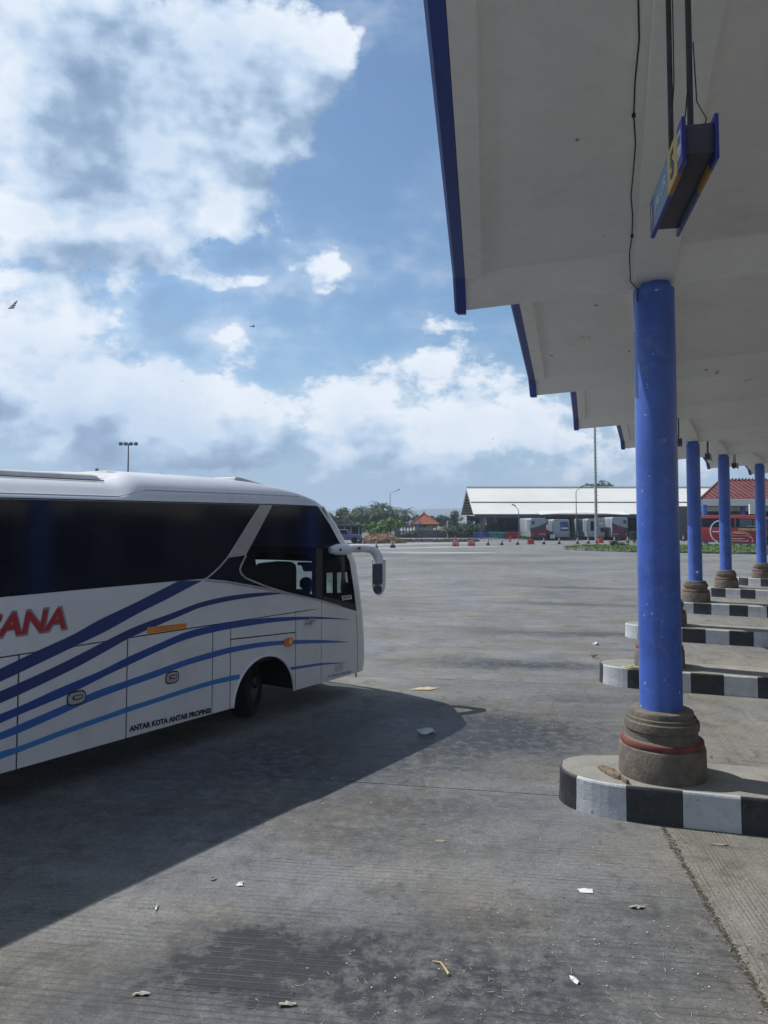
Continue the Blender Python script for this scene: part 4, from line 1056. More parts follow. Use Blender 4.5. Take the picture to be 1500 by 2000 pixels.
V = [(-.05, 0, z - .72), (-.06, 0, z - .52), (-.05, 0, z - .32), (-.02, 0, z - .2), (0, 0, z - .12), (.015, 0, z + .0), (.01, 0, z + .07),
     (-.05, .18, z - .27), (.04, .24, z - .5), (.25, .14, z - .42), (.42, .06, z - .34),
     (-.05, -.18, z - .27), (.04, -.24, z - .5), (.25, -.14, z - .42), (.42, -.06, z - .34),
     (.32, .11, z - .70), (.40, .11, z - 1.05), (.32, -.11, z - .70), (.40, -.11, z - 1.05)]
Ed = [(0, 1), (1, 2), (2, 3), (3, 4), (4, 5), (5, 6), (2, 7), (7, 8), (8, 9), (9, 10), (2, 11), (11, 12), (12, 13), (13, 14), (0, 15), (15, 16), (0, 17), (17, 18)]
Rr = [(.15, .17), (.13, .16), (.12, .16), (.06, .06), (.055, .055), (.10, .08), (.085, .075), .07, .05, .042, .035, .07, .05, .042, .035, .085, .06, .085, .06]
skin_body('body', V, Ed, Rr, M_SHIRT, drv)
hd = MB(); hd.lathe([(.01, -.135), (.05, -.125), (.072, -.08), (.083, -.02), (.088, .03), (.082, .08), (.055, .115), (.01, .13)], 20)
hm = hd.mesh('head', M_SKN, True)
for v_ in hm.vertices:
    v_.co.x *= 1.15
    if v_.co.x > .04 and -.1 < v_.co.z < -.03: v_.co.x += .008
    if abs(v_.co.y) < .02 and v_.co.x > .05 and -.05 < v_.co.z < .04: v_.co.x += .02
    v_.co += Vector((.03, 0, z + .01))
link('head', hm, drv)
hr = MB(); hr.lathe([(.093, -.02), (.1, .03), (.095, .085), (.065, .125), (.01, .145)], 20); hmm = hr.mesh('hair', M_HAIR, True)
for v_ in hmm.vertices: v_.co.x = v_.co.x * 1.12 - .012; v_.co += Vector((.02, 0, z + .01))
link('hair', hmm, drv)
for s_ in (-1, 1):
    eb = MB(); eb.lathe([(.001, -.02), (.01, -.015), (.012, 0), (.01, .018), (.001, .022)], 8, c=(.03, s_ * .088, z - .0)); eb.build('ear', M_SKN, drv, smooth=True)
    for k_, (dy, ln) in enumerate(((-.03, .06), (-.01, .072), (.01, .068), (.03, .055))):
        fbm = MB(); b0 = Vector((.43, s_ * .06 + dy, z - .34)); fbm.tube([b0, b0 + Vector((.035, 0, .02)), b0 + Vector((ln, 0, 0)), b0 + Vector((ln - .005, 0, -.03))], [.011, .010, .009, .007], 6); fbm.build('finger', M_SKN, drv, smooth=True)
    fbm = MB(); b0 = Vector((.42, s_ * .06 - s_ * .035, z - .33)); fbm.tube([b0, b0 + Vector((.02, -s_ * .02, -.015)), b0 + Vector((.045, -s_ * .02, -.03))], [.013, .011, .008], 6); fbm.build('thumb', M_SKN, drv, smooth=True)

# ------------------------------------------------------------------ things lying about on the apron
M_PAPER = mat('paper_white', (.62, .63, .64), .8); M_CARD = mat('cardboard', (.42, .34, .22), .9, vary=.15, vscale=20); M_STRAW = mat('dry_straw', (.32, .29, .22), .9, vary=.25, vscale=30)
M_LEAF = mat('dead_leaf', (.30, .24, .14), .9, vary=.2, vscale=20)
def scrap(name, label, cat, px, py, pts, m, hgt=.012, z=0.0, rz=0.0):
    """a creased thin scrap: outline in metres, ridged so that it has folds"""
    p = ground_pt(px, py, z); bm = bmesh.new(); rnd = random.Random(px * 7 + py)
    c = bm.verts.new((0, 0, hgt)); vs = []
    n = len(pts)
    for k_ in range(n):
        a, b = pts[k_], pts[(k_ + 1) % n]
        vs.append(bm.verts.new((a[0], a[1], rnd.uniform(.001, hgt)))); vs.append(bm.verts.new(((a[0] + b[0]) / 2 * rnd.uniform(.92, 1.06), (a[1] + b[1]) / 2 * rnd.uniform(.92, 1.06), rnd.uniform(.001, hgt * .8))))
    for k_ in range(len(vs)): bm.faces.new((c, vs[k_], vs[(k_ + 1) % len(vs)]))
    r_ = bmesh.ops.extrude_face_region(bm, geom=bm.faces[:])
    for v_ in r_['geom']:
        if isinstance(v_, bmesh.types.BMVert): v_.co.z += .0012
    bmesh.ops.recalc_face_normals(bm, faces=bm.faces)
    me = bpy.data.meshes.new(name); bm.to_mesh(me); bm.free(); me.materials.append(m)
    o = link(name, me, None, label=label, cat=cat); o.location = p + Vector((0, 0, .001)); o.rotation_euler = (0, 0, rz); return o
scrap('paper_scrap', 'rectangular white paper scrap on the concrete below the nearest platform', 'litter', 1143, 1740, [(-.055, .02), (-.045, -.035), (.05, -.045), (.06, .012), (.0, .03)], M_PAPER)
scrap('paper_scrap', 'small bright paper scrap low in the photo, right of centre', 'litter', 1121, 1916, [(-.018, .045), (-.022, -.01), (.012, -.04), (.025, -.03), (.02, .01)], M_PAPER, .02)
scrap('dry_leaf', 'curled pale dry leaf right of the rectangular paper scrap', 'leaf', 1243, 1774, [(-.06, .0), (-.02, .025), (.035, .02), (.07, .005), (.03, -.018), (-.02, -.018)], mat('pale_leaf', (.36, .34, .28), .8), .02)
scrap('cardboard_sheet', 'flat torn cardboard sheet on the sunny concrete by the coach shadow', 'cardboard', 828, 1346, [(-.26, -.07), (-.07, .13), (.03, .10), (.05, .14), (.27, .07), (.10, -.10)], M_CARD, .015)
scrap('plastic_bag', 'crumpled clear plastic bag lying in the shadow of the coach front', 'litter', 832, 1432, [(-.13, -.05), (-.08, .05), (.03, .09), (.10, .13), (.09, .0), (.12, -.05), (.0, -.06)], mat('crumpled_plastic', (.42, .46, .50), .3), .07)
scrap('paper_scrap', 'white torn paper scrap left of the dark oil patch', 'litter', 467, 1728, [(-.045, -.02), (-.01, .0), (.03, .035), (.025, -.005), (.04, -.03), (.0, -.03)], M_PAPER, .02)
scrap('paper_scrap', 'narrow upright white scrap near the edge of the coach shadow', 'litter', 306, 1773, [(-.008, .04), (.01, .03), (.012, -.05), (-.004, -.03)], M_PAPER, .02)
scrap('dry_leaf', 'large pale dry leaf near the bottom left of the photo', 'leaf', 277, 1944, [(-.055, -.02), (-.045, .01), (.0, .022), (.05, .014), (.03, -.012), (-.03, -.01)], mat('pale_leaf', (.36, .34, .28), .8), .015)
scrap('paper_scrap', 'small crumpled yellowish wrapper at the bottom edge of the photo', 'litter', 562, 1965, [(-.05, -.015), (-.05, .008), (-.01, .02), (.045, .018), (.05, -.006), (.0, -.015)], mat('yellow_paper', (.36, .34, .28), .8), .018)
scrap('dry_leaf', 'brown oval dry leaf on the sunny concrete right of centre', 'leaf', 860, 1644, [(-.05, -.01), (-.03, .02), (.02, .024), (.05, .005), (.02, -.016)], M_LEAF, .01)
scrap('paper_scrap', 'crumpled white paper near the nose of the second platform, the higher one', 'litter', 1163, 1259, [(-.08, -.02), (-.04, .07), (.05, .09), (.09, .0), (.03, -.06)], M_PAPER, .06)
scrap('paper_scrap', 'crumpled white and dark wrapper just left of the second platform nose', 'litter', 1162, 1285, [(-.1, -.03), (-.05, .06), (.03, .02), (.10, .05), (.1, -.05), (.0, -.02)], mat('mixed_wrapper', (.4, .36, .36), .7, vary=.8, vscale=25), .07)
scrap('dry_leaf', 'flat brown leaf in the bay right of the long pavement joint', 'leaf', 1405, 1650, [(-.09, .0), (-.03, .028), (.05, .02), (.085, -.005), (.02, -.028)], mat('grey_leaf', (.2, .18, .13), .9), .008)
cbm = MB(); cbm.lathe([(.024, 0), (.026, .004), (.024, .011), (.017, .012), (.016, .006), (.001, .006)], 18)
o = cbm.build('bottle_cap', mat('cap_grey', (.22, .20, .17), .6), None, smooth=True, label='round bottle cap on the concrete beside the torn paper scrap', cat='bottle cap'); o.location = ground_pt(416, 1718, 0)
# leaf stalk with a knobbed end
st = MB(); p = ground_pt(868, 1892, 0)
st.tube([p + Vector((-.07, .07, .006)), p + Vector((-.02, .05, .01)), p + Vector((0, .0, .008)), p + Vector((.018, -.06, .008)), p + Vector((.022, -.075, .008))], [.004, .006, .006, .008, .010], 7)
st.build('dry_stalk', mat('stalk_yellow', (.45, .36, .16), .8), None, smooth=True, label='dry yellow forked stalk lying low in the picture', cat='stalk')
# weathered wood on the nearest platform
wdm = mat('weathered_wood', (.16, .125, .085), .95, vary=.35, vscale=22, bump=1.0, bscale=40)
bm = bmesh.new(); rnd = random.Random(4); p = ground_pt(1200, 1513, .33)
NN = 14; rings = []
dirw = (ground_pt(1228, 1530, .33) - ground_pt(1172, 1499, .33)); Lw = dirw.length; dirw.normalize(); sd_ = Vector((-dirw.y, dirw.x, 0)); st0 = ground_pt(1172, 1499, .325)
for k_ in range(NN):
    f = k_ / (NN - 1); wv = .058 * (math.sin(math.pi * min(1, f * 1.15 + .12)) ** .6 if f < .8 else .32) + rnd.uniform(-.006, .006); th = .035 + rnd.uniform(-.008, .01)
    c = st0 + dirw * (f * Lw) + sd_ * .01 * math.sin(f * 5)
    rings.append([bm.verts.new(c + sd_ * wv * a + Vector((0, 0, th * b + .001))) for a, b in ((-1, 0), (-.9, .7), (-.3, 1.05 + rnd.uniform(-.1, .2)), (.3, .8 + rnd.uniform(-.1, .2)), (.9, .8), (1, 0))])
for a, b in zip(rings, rings[1:]):
    for j in range(6): bm.faces.new((a[j], a[(j + 1) % 6], b[(j + 1) % 6], b[j]))
bm.faces.new(rings[0]); bm.faces.new(rings[-1][::-1]); bmesh.ops.recalc_face_normals(bm, faces=bm.faces)
me = bpy.data.meshes.new('wood_piece'); bm.to_mesh(me); bm.free(); me.materials.append(wdm)
link('wood_piece', me, None, label='rotten piece of wood lying on the nose of the nearest platform', cat='wood')
rp = MB(); c = ground_pt(1232, 1308, .335); pts = []
for k_ in range(60): a = k_ * .42; r_ = .10 + .03 * math.sin(k_ * .9); pts.append((c.x + r_ * 1.1 * math.cos(a), c.y + r_ * .9 * math.sin(a), .335 + .012 + .0006 * k_ + .008 * abs(math.sin(k_ * 1.3))))
rp.tube(pts, .009, 6); rp.build('rope_coil', mat('rope_straw', (.45, .42, .28), .9), None, smooth=True, label='small coil of pale rope on the nose of the second platform', cat='rope')
# straw, flakes and grit that nobody could count
lm = MB(); rnd = random.Random(11)
def bit(x, y, z, L_, a, cv, w):
    p = [Vector((x, y, z + .002))]
    for k_ in range(3): a += cv; p.append(p[-1] + Vector((math.cos(a) * L_ / 3, math.sin(a) * L_ / 3, rnd.uniform(-.001, .004))))
    lm.tube([(q.x, q.y, max(z + .0015, q.z)) for q in p], [w * .5, w, w, w * .4], 3)
for _ in range(520):
    px = rnd.gauss(1050, 300); py = 1600 + 430 * rnd.random() ** .7
    if px < 350 or px > 1500: continue
    q = ground_pt(px, py, 0); bit(q.x, q.y, 0, rnd.uniform(.015, .075), rnd.uniform(0, 6.3), rnd.gauss(0, .5), rnd.uniform(.0009, .002))
for k_ in range(160):   # gathered in the open joint
    f = rnd.random(); y = 4 + f * 3.1; x = seam_x(y) + rnd.gauss(0, .025)
    bit(x, y, 0, rnd.uniform(.02, .09), rnd.gauss(1.3, .6), rnd.gauss(0, .3), .0018)
lm.build('straw_litter', M_STRAW, None, label='scattered straw bits over the near concrete', cat='straw litter', kind='stuff')
fm = MB()
for _ in range(1500):
    if rnd.random() < .5: px = rnd.uniform(560, 1500); py = rnd.uniform(1130, 2000)
    else: px = rnd.gauss(1010, 140); py = rnd.gauss(1300, 90)
    if py < 1120: continue
    q = ground_pt(px, py, 0)
    if any((Vector((q.x, q.y, 0)) - c).length < 1.2 for c in COLS): continue
    s_ = rnd.uniform(.0015, .0065) * (1 + q.y * .06); a = rnd.uniform(0, 6.3)
    pts = [(q.x + s_ * math.cos(a + t) * rnd.uniform(.5, 1.2), q.y + s_ * math.sin(a + t) * rnd.uniform(.5, 1.2), .004 + rnd.random() * .004) for t in (0, 1.5, 3, 4.6)]
    fm.add(pts, [(0, 1, 2, 3)]); 
fm.build('paper_flakes', mat('flake_grey', (.40, .39, .36), .9, vary=.4, vscale=.8), None, label='tiny pale paper flakes and grit strewn over the apron', cat='grit', kind='stuff')
dm_ = MB()
for k_ in range(1500):   # dirt and rubble in the open joint
    y = 2.6 + rnd.random() * 4.6; x = seam_x(y) + rnd.gauss(-.004, .010 + .02 * max(0, mn.noise(Vector((y * 1.7, 0, 0))))); s_ = rnd.uniform(.003, .012)
    dm_.add([(x - s_, y - s_, .001), (x + s_, y - s_ * .7, .001), (x + s_ * .7, y + s_, .001), (x - s_ * .8, y + s_ * .8, .001), (x + rnd.uniform(-.3, .3) * s_, y, s_ * .35)], [(0, 1, 4), (1, 2, 4), (2, 3, 4), (3, 0, 4)])
dm_.build('joint_dirt', mat('joint_dirt', (.045, .04, .03), .95, vary=.5, vscale=30), None, label='dark dirt filling the long pavement joint', cat='dirt', kind='stuff')

# ------------------------------------------------------------------ vegetation
M_LD = mat('foliage_dark', (.030, .058, .022), .75, vary=.5, vscale=.35, spec=.25); M_LM = mat('foliage_mid', (.05, .098, .026), .7, vary=.5, vscale=.5, spec=.25); M_LB = mat('foliage_bright', (.115, .22, .035), .65, vary=.4, vscale=1.2, spec=.25)
M_TR = mat('bark', (.10, .08, .06), .95, vary=.3, vscale=2); M_PALM = mat('palm_frond', (.045, .08, .035), .6, vary=.35, vscale=.6, spec=.3)
def leaf_cloud(mb, c, rx, ry, rz, n, size, rnd, lumps=9):
    L_ = [(Vector((rnd.gauss(0, .42) * rx, rnd.gauss(0, .42) * ry, rnd.uniform(-.55, .62) * rz)), rnd.uniform(.28, .5)) for _ in range(lumps)]
    for _ in range(n):
        l, s_ = L_[rnd.randrange(lumps)]
        d = Vector((rnd.gauss(0, 1), rnd.gauss(0, 1), rnd.gauss(0, 1))).normalized() * rnd.uniform(.55, 1.05) ** .6
        p = Vector(c) + l + Vector((d.x * rx * s_, d.y * ry * s_, d.z * rz * s_))
        q = size * rnd.uniform(.5, 1.3); nrm = (d + Vector((rnd.uniform(-.6, .6), rnd.uniform(-.6, .6), rnd.uniform(-.1, .9)))).normalized()
        u = nrm.cross(Vector((0, 0, 1))).normalized() if abs(nrm.z) < .95 else Vector((1, 0, 0)); v_ = nrm.cross(u)
        a = rnd.uniform(0, 6.3); uu = u * math.cos(a) + v_ * math.sin(a); vv = nrm.cross(uu)
        mb.add([p - uu * q, p - vv * q * .45, p + uu * q, p + vv * q * .45], [(0, 1, 2, 3)])
def crown_tree(name, H_, Wd, m, seed, n=1500, size=.28, trunk=.16, label='', cat='tree', group=None, low=.25, loc=(0, 0, 0), parts=None):
    rnd = random.Random(seed); root = thing(name, label, cat, loc, 0, group)
    t = MB(); t.tube([(0, 0, -.05), (rnd.uniform(-.1, .1), 0, H_ * .25), (rnd.uniform(-.2, .2), rnd.uniform(-.2, .2), H_ * .55)], [trunk, trunk * .8, trunk * .5], 7)
    for k_ in range(6):
        a = rnd.uniform(0, 6.3); z0 = H_ * rnd.uniform(.25, .5); r_ = Wd * .32
        t.tube([(0, 0, z0), (math.cos(a) * r_ * .5, math.sin(a) * r_ * .5, z0 + H_ * .15), (math.cos(a) * r_, math.sin(a) * r_, z0 + H_ * .3)], [trunk * .4, trunk * .28, trunk * .1], 5)
    t.build('trunk', M_TR, root)
    c = MB(); zc = H_ * (low + 1) / 2; leaf_cloud(c, (0, 0, zc), Wd / 2, Wd / 2, H_ * (1 - low) / 2, n, size, rnd, 11); c.build('crown', m, root)
    return root
def palm(name, H_, seed, label, group=None, loc=(0, 0, 0), fr=3.2):
    rnd = random.Random(seed); root = thing(name, label, 'palm tree', loc, 0, group)
    bx, by = rnd.uniform(-.7, .7), rnd.uniform(-.5, .5)
    t = MB(); t.tube([(0, 0, -.05), (bx * .3, by * .3, H_ * .4), (bx, by, H_)], [.22, .15, .12], 8); t.build('trunk', M_TR, root)
    c = MB(); nf = 17
    for k_ in range(nf):
        a = 2 * math.pi * k_ / nf + rnd.uniform(-.2, .2); el = rnd.uniform(-.15, 1.15); L_ = fr * rnd.uniform(.8, 1.1)
        h = Vector((math.cos(a), math.sin(a), 0)); pts = []
        for j in range(9):
            f = j / 8; e_ = el - f * f * 1.7
            pts.append((pts[-1] + (h * math.cos(el - (f ** 1.4) * 1.6) + Vector((0, 0, math.sin(el - (f ** 1.4) * 1.6)))) * L_ / 8) if pts else Vector((bx, by, H_)))
        c.tube(pts, [.035 * (1 - j / 10) for j in range(9)], 3)
        sdv = Vector((-h.y, h.x, 0))
        for j in range(1, 9):
            for sgn in (-1, 1):
                for q in (0, .5):
                    p = pts[j].lerp(pts[j - 1], q); ll = .62 * math.sin(math.pi * min(.95, (j - q) / 8 * .85 + .12)) * rnd.uniform(.8, 1.1)
                    tip = p + sdv * sgn * ll + Vector((0, 0, -ll * rnd.uniform(.35, .9))) + (pts[j] - pts[j - 1]) * .7
                    w = (pts[j] - pts[j - 1]).normalized() * .06
                    c.add([p - w, p + w, tip], [(0, 1, 2)])
    c.build('crown', M_PALM, root); return root

# far tree line beyond the perimeter wall
GT = 'trees beyond the perimeter wall'
protoA = crown_tree('broadleaf_tree', 6.0, 7.5, M_LD, 3, 1500, .34, .2, 'dark broadleaf tree in the far tree line beyond the wall', 'tree', GT, .12, (-8, 190, 0)); kA = kids_of(protoA)
protoB = crown_tree('broadleaf_tree', 7.0, 6.0, M_LD, 5, 1400, .34, .2, 'dark broadleaf tree in the far tree line beyond the wall', 'tree', GT, .1, (-2, 196, 0)); kB = kids_of(protoB)
rnd = random.Random(21)
for k_ in range(46):
    x = -75 + k_ * 2.35 + rnd.uniform(-1, 1); y = rnd.uniform(165, 215)
    px = 750 + 1500 * x / y
    c = copy_tree(*((protoA, kA) if rnd.random() < .5 else (protoB, kB)))
    top = 1001 if px < 700 else (994 if px < 800 else (1000 if px < 905 else 1008))
    hh = (EYE + (1015 - top - rnd.uniform(-4, 9)) / 1500 * y)
    s_ = max(.35, hh / 6.3); c.location = (x, y, -.1); c.scale = (s_ * rnd.uniform(.9, 1.3), s_ * rnd.uniform(.9, 1.3), s_); c.rotation_euler = (0, 0, rnd.uniform(0, 6))
    if 770 < px < 900: c['label'] = 'hazy dark tree standing ' + ('left of' if px < 805 else 'behind' if px < 850 else 'right of') + ' the orange tiled pavilion'
# palms standing out of the line
GP = 'coconut palms in the far tree line'
pp_ = [(702, 1001, 165), (713, 998, 170), (757, 989, 160), (736, 994, 175), (785, 999, 168), (680, 1005, 180), (770, 996, 185), (745, 1000, 150)]
pr = palm('coconut_palm', 5.6, 2, 'coconut palm standing above the far trees left of the street lamp', GP, (0, 0, 0)); kp = kids_of(pr)
PLAB = ['small coconut palm in the far tree line, leftmost clear one', 'coconut palm with spread crown, second clear one from the left', 'tallest coconut palm, right at the street lamp pole', 'coconut palm crown close left of the street lamp', 'coconut palm crown right of the street lamp, above the bright bushes', 'hazy coconut palm near the coach windscreen', 'coconut palm crown behind the tallest palm', 'low coconut palm in front of the tree line, above the bright bush']
for k_, (px, py, Y) in enumerate(pp_):
    o = pr if k_ == 0 else copy_tree(pr, kp)
    q = depth_pt(px, py, Y); H_ = q.z; s_ = H_ / 6.3; o.location = (q.x, q.y, 0); o.scale = (max(s_, .8) * 1.35,) * 2 + (s_ * 1.1,); o.rotation_euler = (0, 0, k_ * 1.3); o['label'] = PLAB[k_]
# bright bushes before the wall
bb_ = [(690, 1014, 1052, 60, 122, 'bright green bush, the left and lower of the three by the brush heap'), (735, 1022, 1052, 36, 121, 'bright green bush, small one in the middle of the three by the brush heap'),
       (760, 1013, 1052, 62, 123, 'bright green tree, tallest of the three behind the brush heap')]
for k_, (px, pt, pb, wpx, Y, lb) in enumerate([(722, 1020, 1052, 36, 122, bb_[0][5]), (742, 1027, 1052, 26, 121, bb_[1][5]), (763, 1012, 1052, 46, 123, bb_[2][5])]):
    q = depth_pt(px, pt, Y); crown_tree('bright_bush', q.z + .25, wpx * Y / 1500, M_LB, 40 + k_, 1700, .17, .07, lb, 'bush', 'bright bushes by the brush heap', .06, (q.x, Y, 0))
# bushy row along the wall in front of the pavilion and hall
GS = 'shrubs along the perimeter wall'
sp = crown_tree('wall_shrub', 2.6, 2.6, M_LM, 61, 420, .16, .05, 'leafy shrub in the row along the perimeter wall', 'shrub', GS, .2, (0, 0, 0)); ks = kids_of(sp); first = True
for px, pt, Y, wv in [(800, 1030, 118, 2.0), (812, 1032, 117, 1.6), (876, 1024, 117, 2.2), (888, 1022, 117, 2.2), (899, 1026, 116, 1.8), (912, 1015, 116, 2.6), (925, 1024, 116, 2.0), (938, 1028, 116, 1.6), (906, 1028, 115, 2.2), (918, 1030, 115, 1.6), (1203, 1008, 118, 2.6), (1172, 1008, 118, 3.0), (866, 1028, 118, 1.6)]:
    o = sp if first else copy_tree(sp, ks); first = False
    q = depth_pt(px, pt, Y); o.location = (q.x, Y, 0); s_ = q.z / 2.7; o.scale = (wv / 2.6, wv / 2.6, s_); o.rotation_euler = (0, 0, px * .7)
def fan_plant(px, pt, Y, lb, seed, wd=2.6):
    rnd = random.Random(seed); q = depth_pt(px, pt, Y); root = thing('fan_palm', lb, 'palm', (q.x, Y, 0)); H_ = q.z
    t = MB(); t.tube([(0, 0, 0), (0, 0, H_ * .45)], [.14, .11], 7); t.build('trunk', M_TR, root)
    c = MB()
    for k_ in range(26):
        a = rnd.uniform(0, 6.3); el = rnd.uniform(.1, 1.4); L_ = wd * rnd.uniform(.6, 1); h = Vector((math.cos(a) * math.cos(el), math.sin(a) * math.cos(el), math.sin(el)))
        b = Vector((0, 0, H_ * .45)); e_ = b + h * min(L_, H_ * .62); w = h.cross(Vector((0, 0, 1))).normalized() * .12
        c.add([b, b.lerp(e_, .6) + w, e_ + Vector((0, 0, -.25)), b.lerp(e_, .6) - w], [(0, 1, 2, 3)])
    c.build('crown', M_LM, root)
fan_plant(974, 1007, 114, 'spiky fan palm in front of the big shed, left of the parked coaches', 3, 3.0)
fan_plant(992, 1012, 114.5, 'smaller spiky palm just right of the large fan palm', 4, 2.4)
fan_plant(1135, 1008, 113, 'leafy palm between the two middle parked coaches', 5, 2.6)
fan_plant(1122, 1010, 113.4, 'slim leafy palm left of the lamp post in the hall', 6, 2.2)
fan_plant(1233, 1008, 113, 'palm with orange tinted tips beside the rightmost parked coach', 7, 2.0)
crown_tree('distant_tree', 15.2, 9, M_LD, 77, 1700, .5, .35, 'round dark tree crown showing above the ridge of the long shed', 'tree', None, .45, (54, 200, 0)).scale = (1, 1, .86)

# brush heap
hp = MB(); rnd = random.Random(9); c0 = ground_pt(735, 1062, 0); c0 = Vector((c0.x + .5, c0.y + 2.5, 0))
for k_ in range(700):
    a = rnd.uniform(0, 6.3); rr = rnd.random() ** .5; x = rr * math.cos(a) * 2.9; y = rr * math.sin(a) * 1.6; zt = 1.25 * (1 - rr ** 2) * rnd.uniform(.5, 1.1)
    d = rnd.uniform(0, 6.3); L_ = rnd.uniform(.3, .8); pts = [c0 + Vector((x - math.cos(d) * L_ / 2, y - math.sin(d) * L_ / 2, max(.02, zt * .7))), c0 + Vector((x, y, zt + .08)), c0 + Vector((x + math.cos(d) * L_ / 2, y + math.sin(d) * L_ / 2, max(.02, zt * .6)))]
    hp.tube(pts, .022, 3, cap=False)
core = MB(); core.lathe([(2.7, 0), (2.3, .45), (1.5, .85), (.6, 1.05), (.05, 1.1)], 18)
for v_ in range(len(core.v)): x, y, z = core.v[v_]; core.v[v_] = (c0.x + x, c0.y + y * .55, z + .08 * math.sin(x * 5 + y * 3))
hp.add(core.v, core.f)
hp.build('brush_heap', mat('brown_brush', (.20, .125, .075), .95, vary=.35, vscale=3), None, label='brown heap of cut branches in front of the bright bushes', cat='brush heap')
sc_ = MB()
for k_ in range(500):
    px = rnd.uniform(775, 935); q = ground_pt(px, rnd.uniform(1056, 1058.5), 0); s_ = rnd.uniform(.08, .28)
    sc_.add([(q.x - s_, q.y, 0), (q.x + s_, q.y + .1, 0), (q.x + s_ * .3, q.y + .2, s_ * 1.1), (q.x - s_ * .4, q.y - .05, s_)], [(0, 1, 2), (0, 2, 3), (1, 0, 3), (1, 3, 2)])
sc_.build('rubble_strip', mat('dry_rubble', (.16, .145, .12), .95, vary=.4, vscale=1), None, label='strip of rubble and dry weeds along the foot of the wall', cat='rubble', kind='stuff')

# ------------------------------------------------------------------ walls and small buildings at the far edge
M_GW = mat('grey_perimeter_wall', (.12, .125, .14), .9, vary=.15, vscale=.3, dirt=.4, dirtcol=(.06, .06, .065)); M_LW = mat('pale_wall', (.36, .36, .33), .9, vary=.2, vscale=.6, dirt=.4, dirtcol=(.2, .2, .18))
def wall_seg(name, label, px0, px1, Y0, Y1, ztop, m, th=.25, cat='wall', z0=0.0, cap=True):
    a = depth_pt(px0, 1015, Y0); b = depth_pt(px1, 1015, Y1); a.z = b.z = 0; d_ = b - a
    root = thing(name, label, cat, a, math.atan2(d_.y, d_.x)); mb = MB(); mb.box(0, d_.length, 0, th, z0, ztop); mb.build('wall_face', m, root)
    if cap: mb = MB(); mb.box(0, d_.length, -.05, th + .05, ztop + .001, ztop + .1); mb.build('coping', m, root)
    pb = MB(); n = max(1, int(d_.length / 3))
    for k_ in range(n + 1): pb.box(k_ * d_.length / n - .12, k_ * d_.length / n + .12, -.06, -.001, z0, ztop - .02)
    pb.build('pier', m, root); return root
wall_seg('perimeter_wall', 'long dark grey perimeter wall behind the traffic cones', 772, 1018, 118.5, 120.5, 1.05, M_GW)
wall_seg('upper_wall', 'taller grey wall under the shed eave, right of the bamboo screen', 948, 1030, 121.5, 121.5, 1.95, M_GW)
wall_seg('perimeter_wall', 'grey perimeter wall part left of the brush heap, beside the open shed', 560, 690, 124, 124, .9, M_GW)
# bamboo screen: upright canes
a = depth_pt(897, 1042, 119.6); b = depth_pt(948, 1042, 119.6)
bs_ = thing('bamboo_screen', 'pale screen of upright bamboo canes on top of the wall, under the shed gable', 'screen', (a.x, 119.6, 0)); n = int((b.x - a.x) / .13)
rnd = random.Random(5); M_BAM = mat('bamboo', (.42, .42, .33), .8, vary=.3, vscale=1.3)
cane = MB(); cane.tube([(0, 0, 1.05), (0, 0, 2.25)], .055, 6); cm_ = cane.mesh('cane', M_BAM)
for k_ in range(n): o = link('cane', cm_, bs_, M=Matrix.Translation((k_ * .13, 0, rnd.uniform(-.05, .0)))@Matrix.Diagonal((1, 1, 1 + rnd.uniform(-.05, .01), 1)))
rl = MB(); rl.box(0, b.x - a.x, .06, .12, 1.3, 1.36); rl.box(0, b.x - a.x, .06, .12, 1.95, 2.01); rl.build('screen_rail', M_TR, bs_)
# white balustrades
M_BAL = mat('balustrade_white', (.6, .6, .6), .8)
def balustrade(px0, px1, Y, label, npost):
    a = depth_pt(px0, 1045, Y); b = depth_pt(px1, 1045, Y); root = thing('balustrade', label, 'balustrade', (a.x, Y, 0)); W_ = b.x - a.x
    mb = MB(); mb.box(0, W_, 0, .12, .62, .72); mb.box(0, W_, .0, .12, 1.05, 1.12); mb.build('rail', M_BAL, root)
    for k_ in range(npost):
        x = (k_ + .5) * W_ / npost
        pm = MB(); pm.lathe([(.09, .45), (.05, .55), (.15, .8), (.15, .95), (.05, 1.1), (.14, 1.22), (.1, 1.35), (.02, 1.45)], 10, c=(x, .06, 0)); pm.lathe([(.22, 1.12), (.2, 1.2), (.03, 1.62)], 4, c=(x, .06, 0)); pm.build('baluster', M_BAL, root)
balustrade(782, 812, 117.8, 'white balustrade with onion shaped posts left of the tiled pavilion', 5)
balustrade(861, 876, 117.8, 'short white balustrade right of the tiled pavilion', 2)
pm = MB(); q = depth_pt(874, 1045, 117.5); pm.box(q.x - .1, q.x + .1, 117.4, 117.6, 0, 2.5); pm.box(q.x - .14, q.x + .14, 117.36, 117.64, 2.505, 2.6); pm.build('white_post', M_BAL, None, label='tall thin white post beside the short balustrade', cat='post')
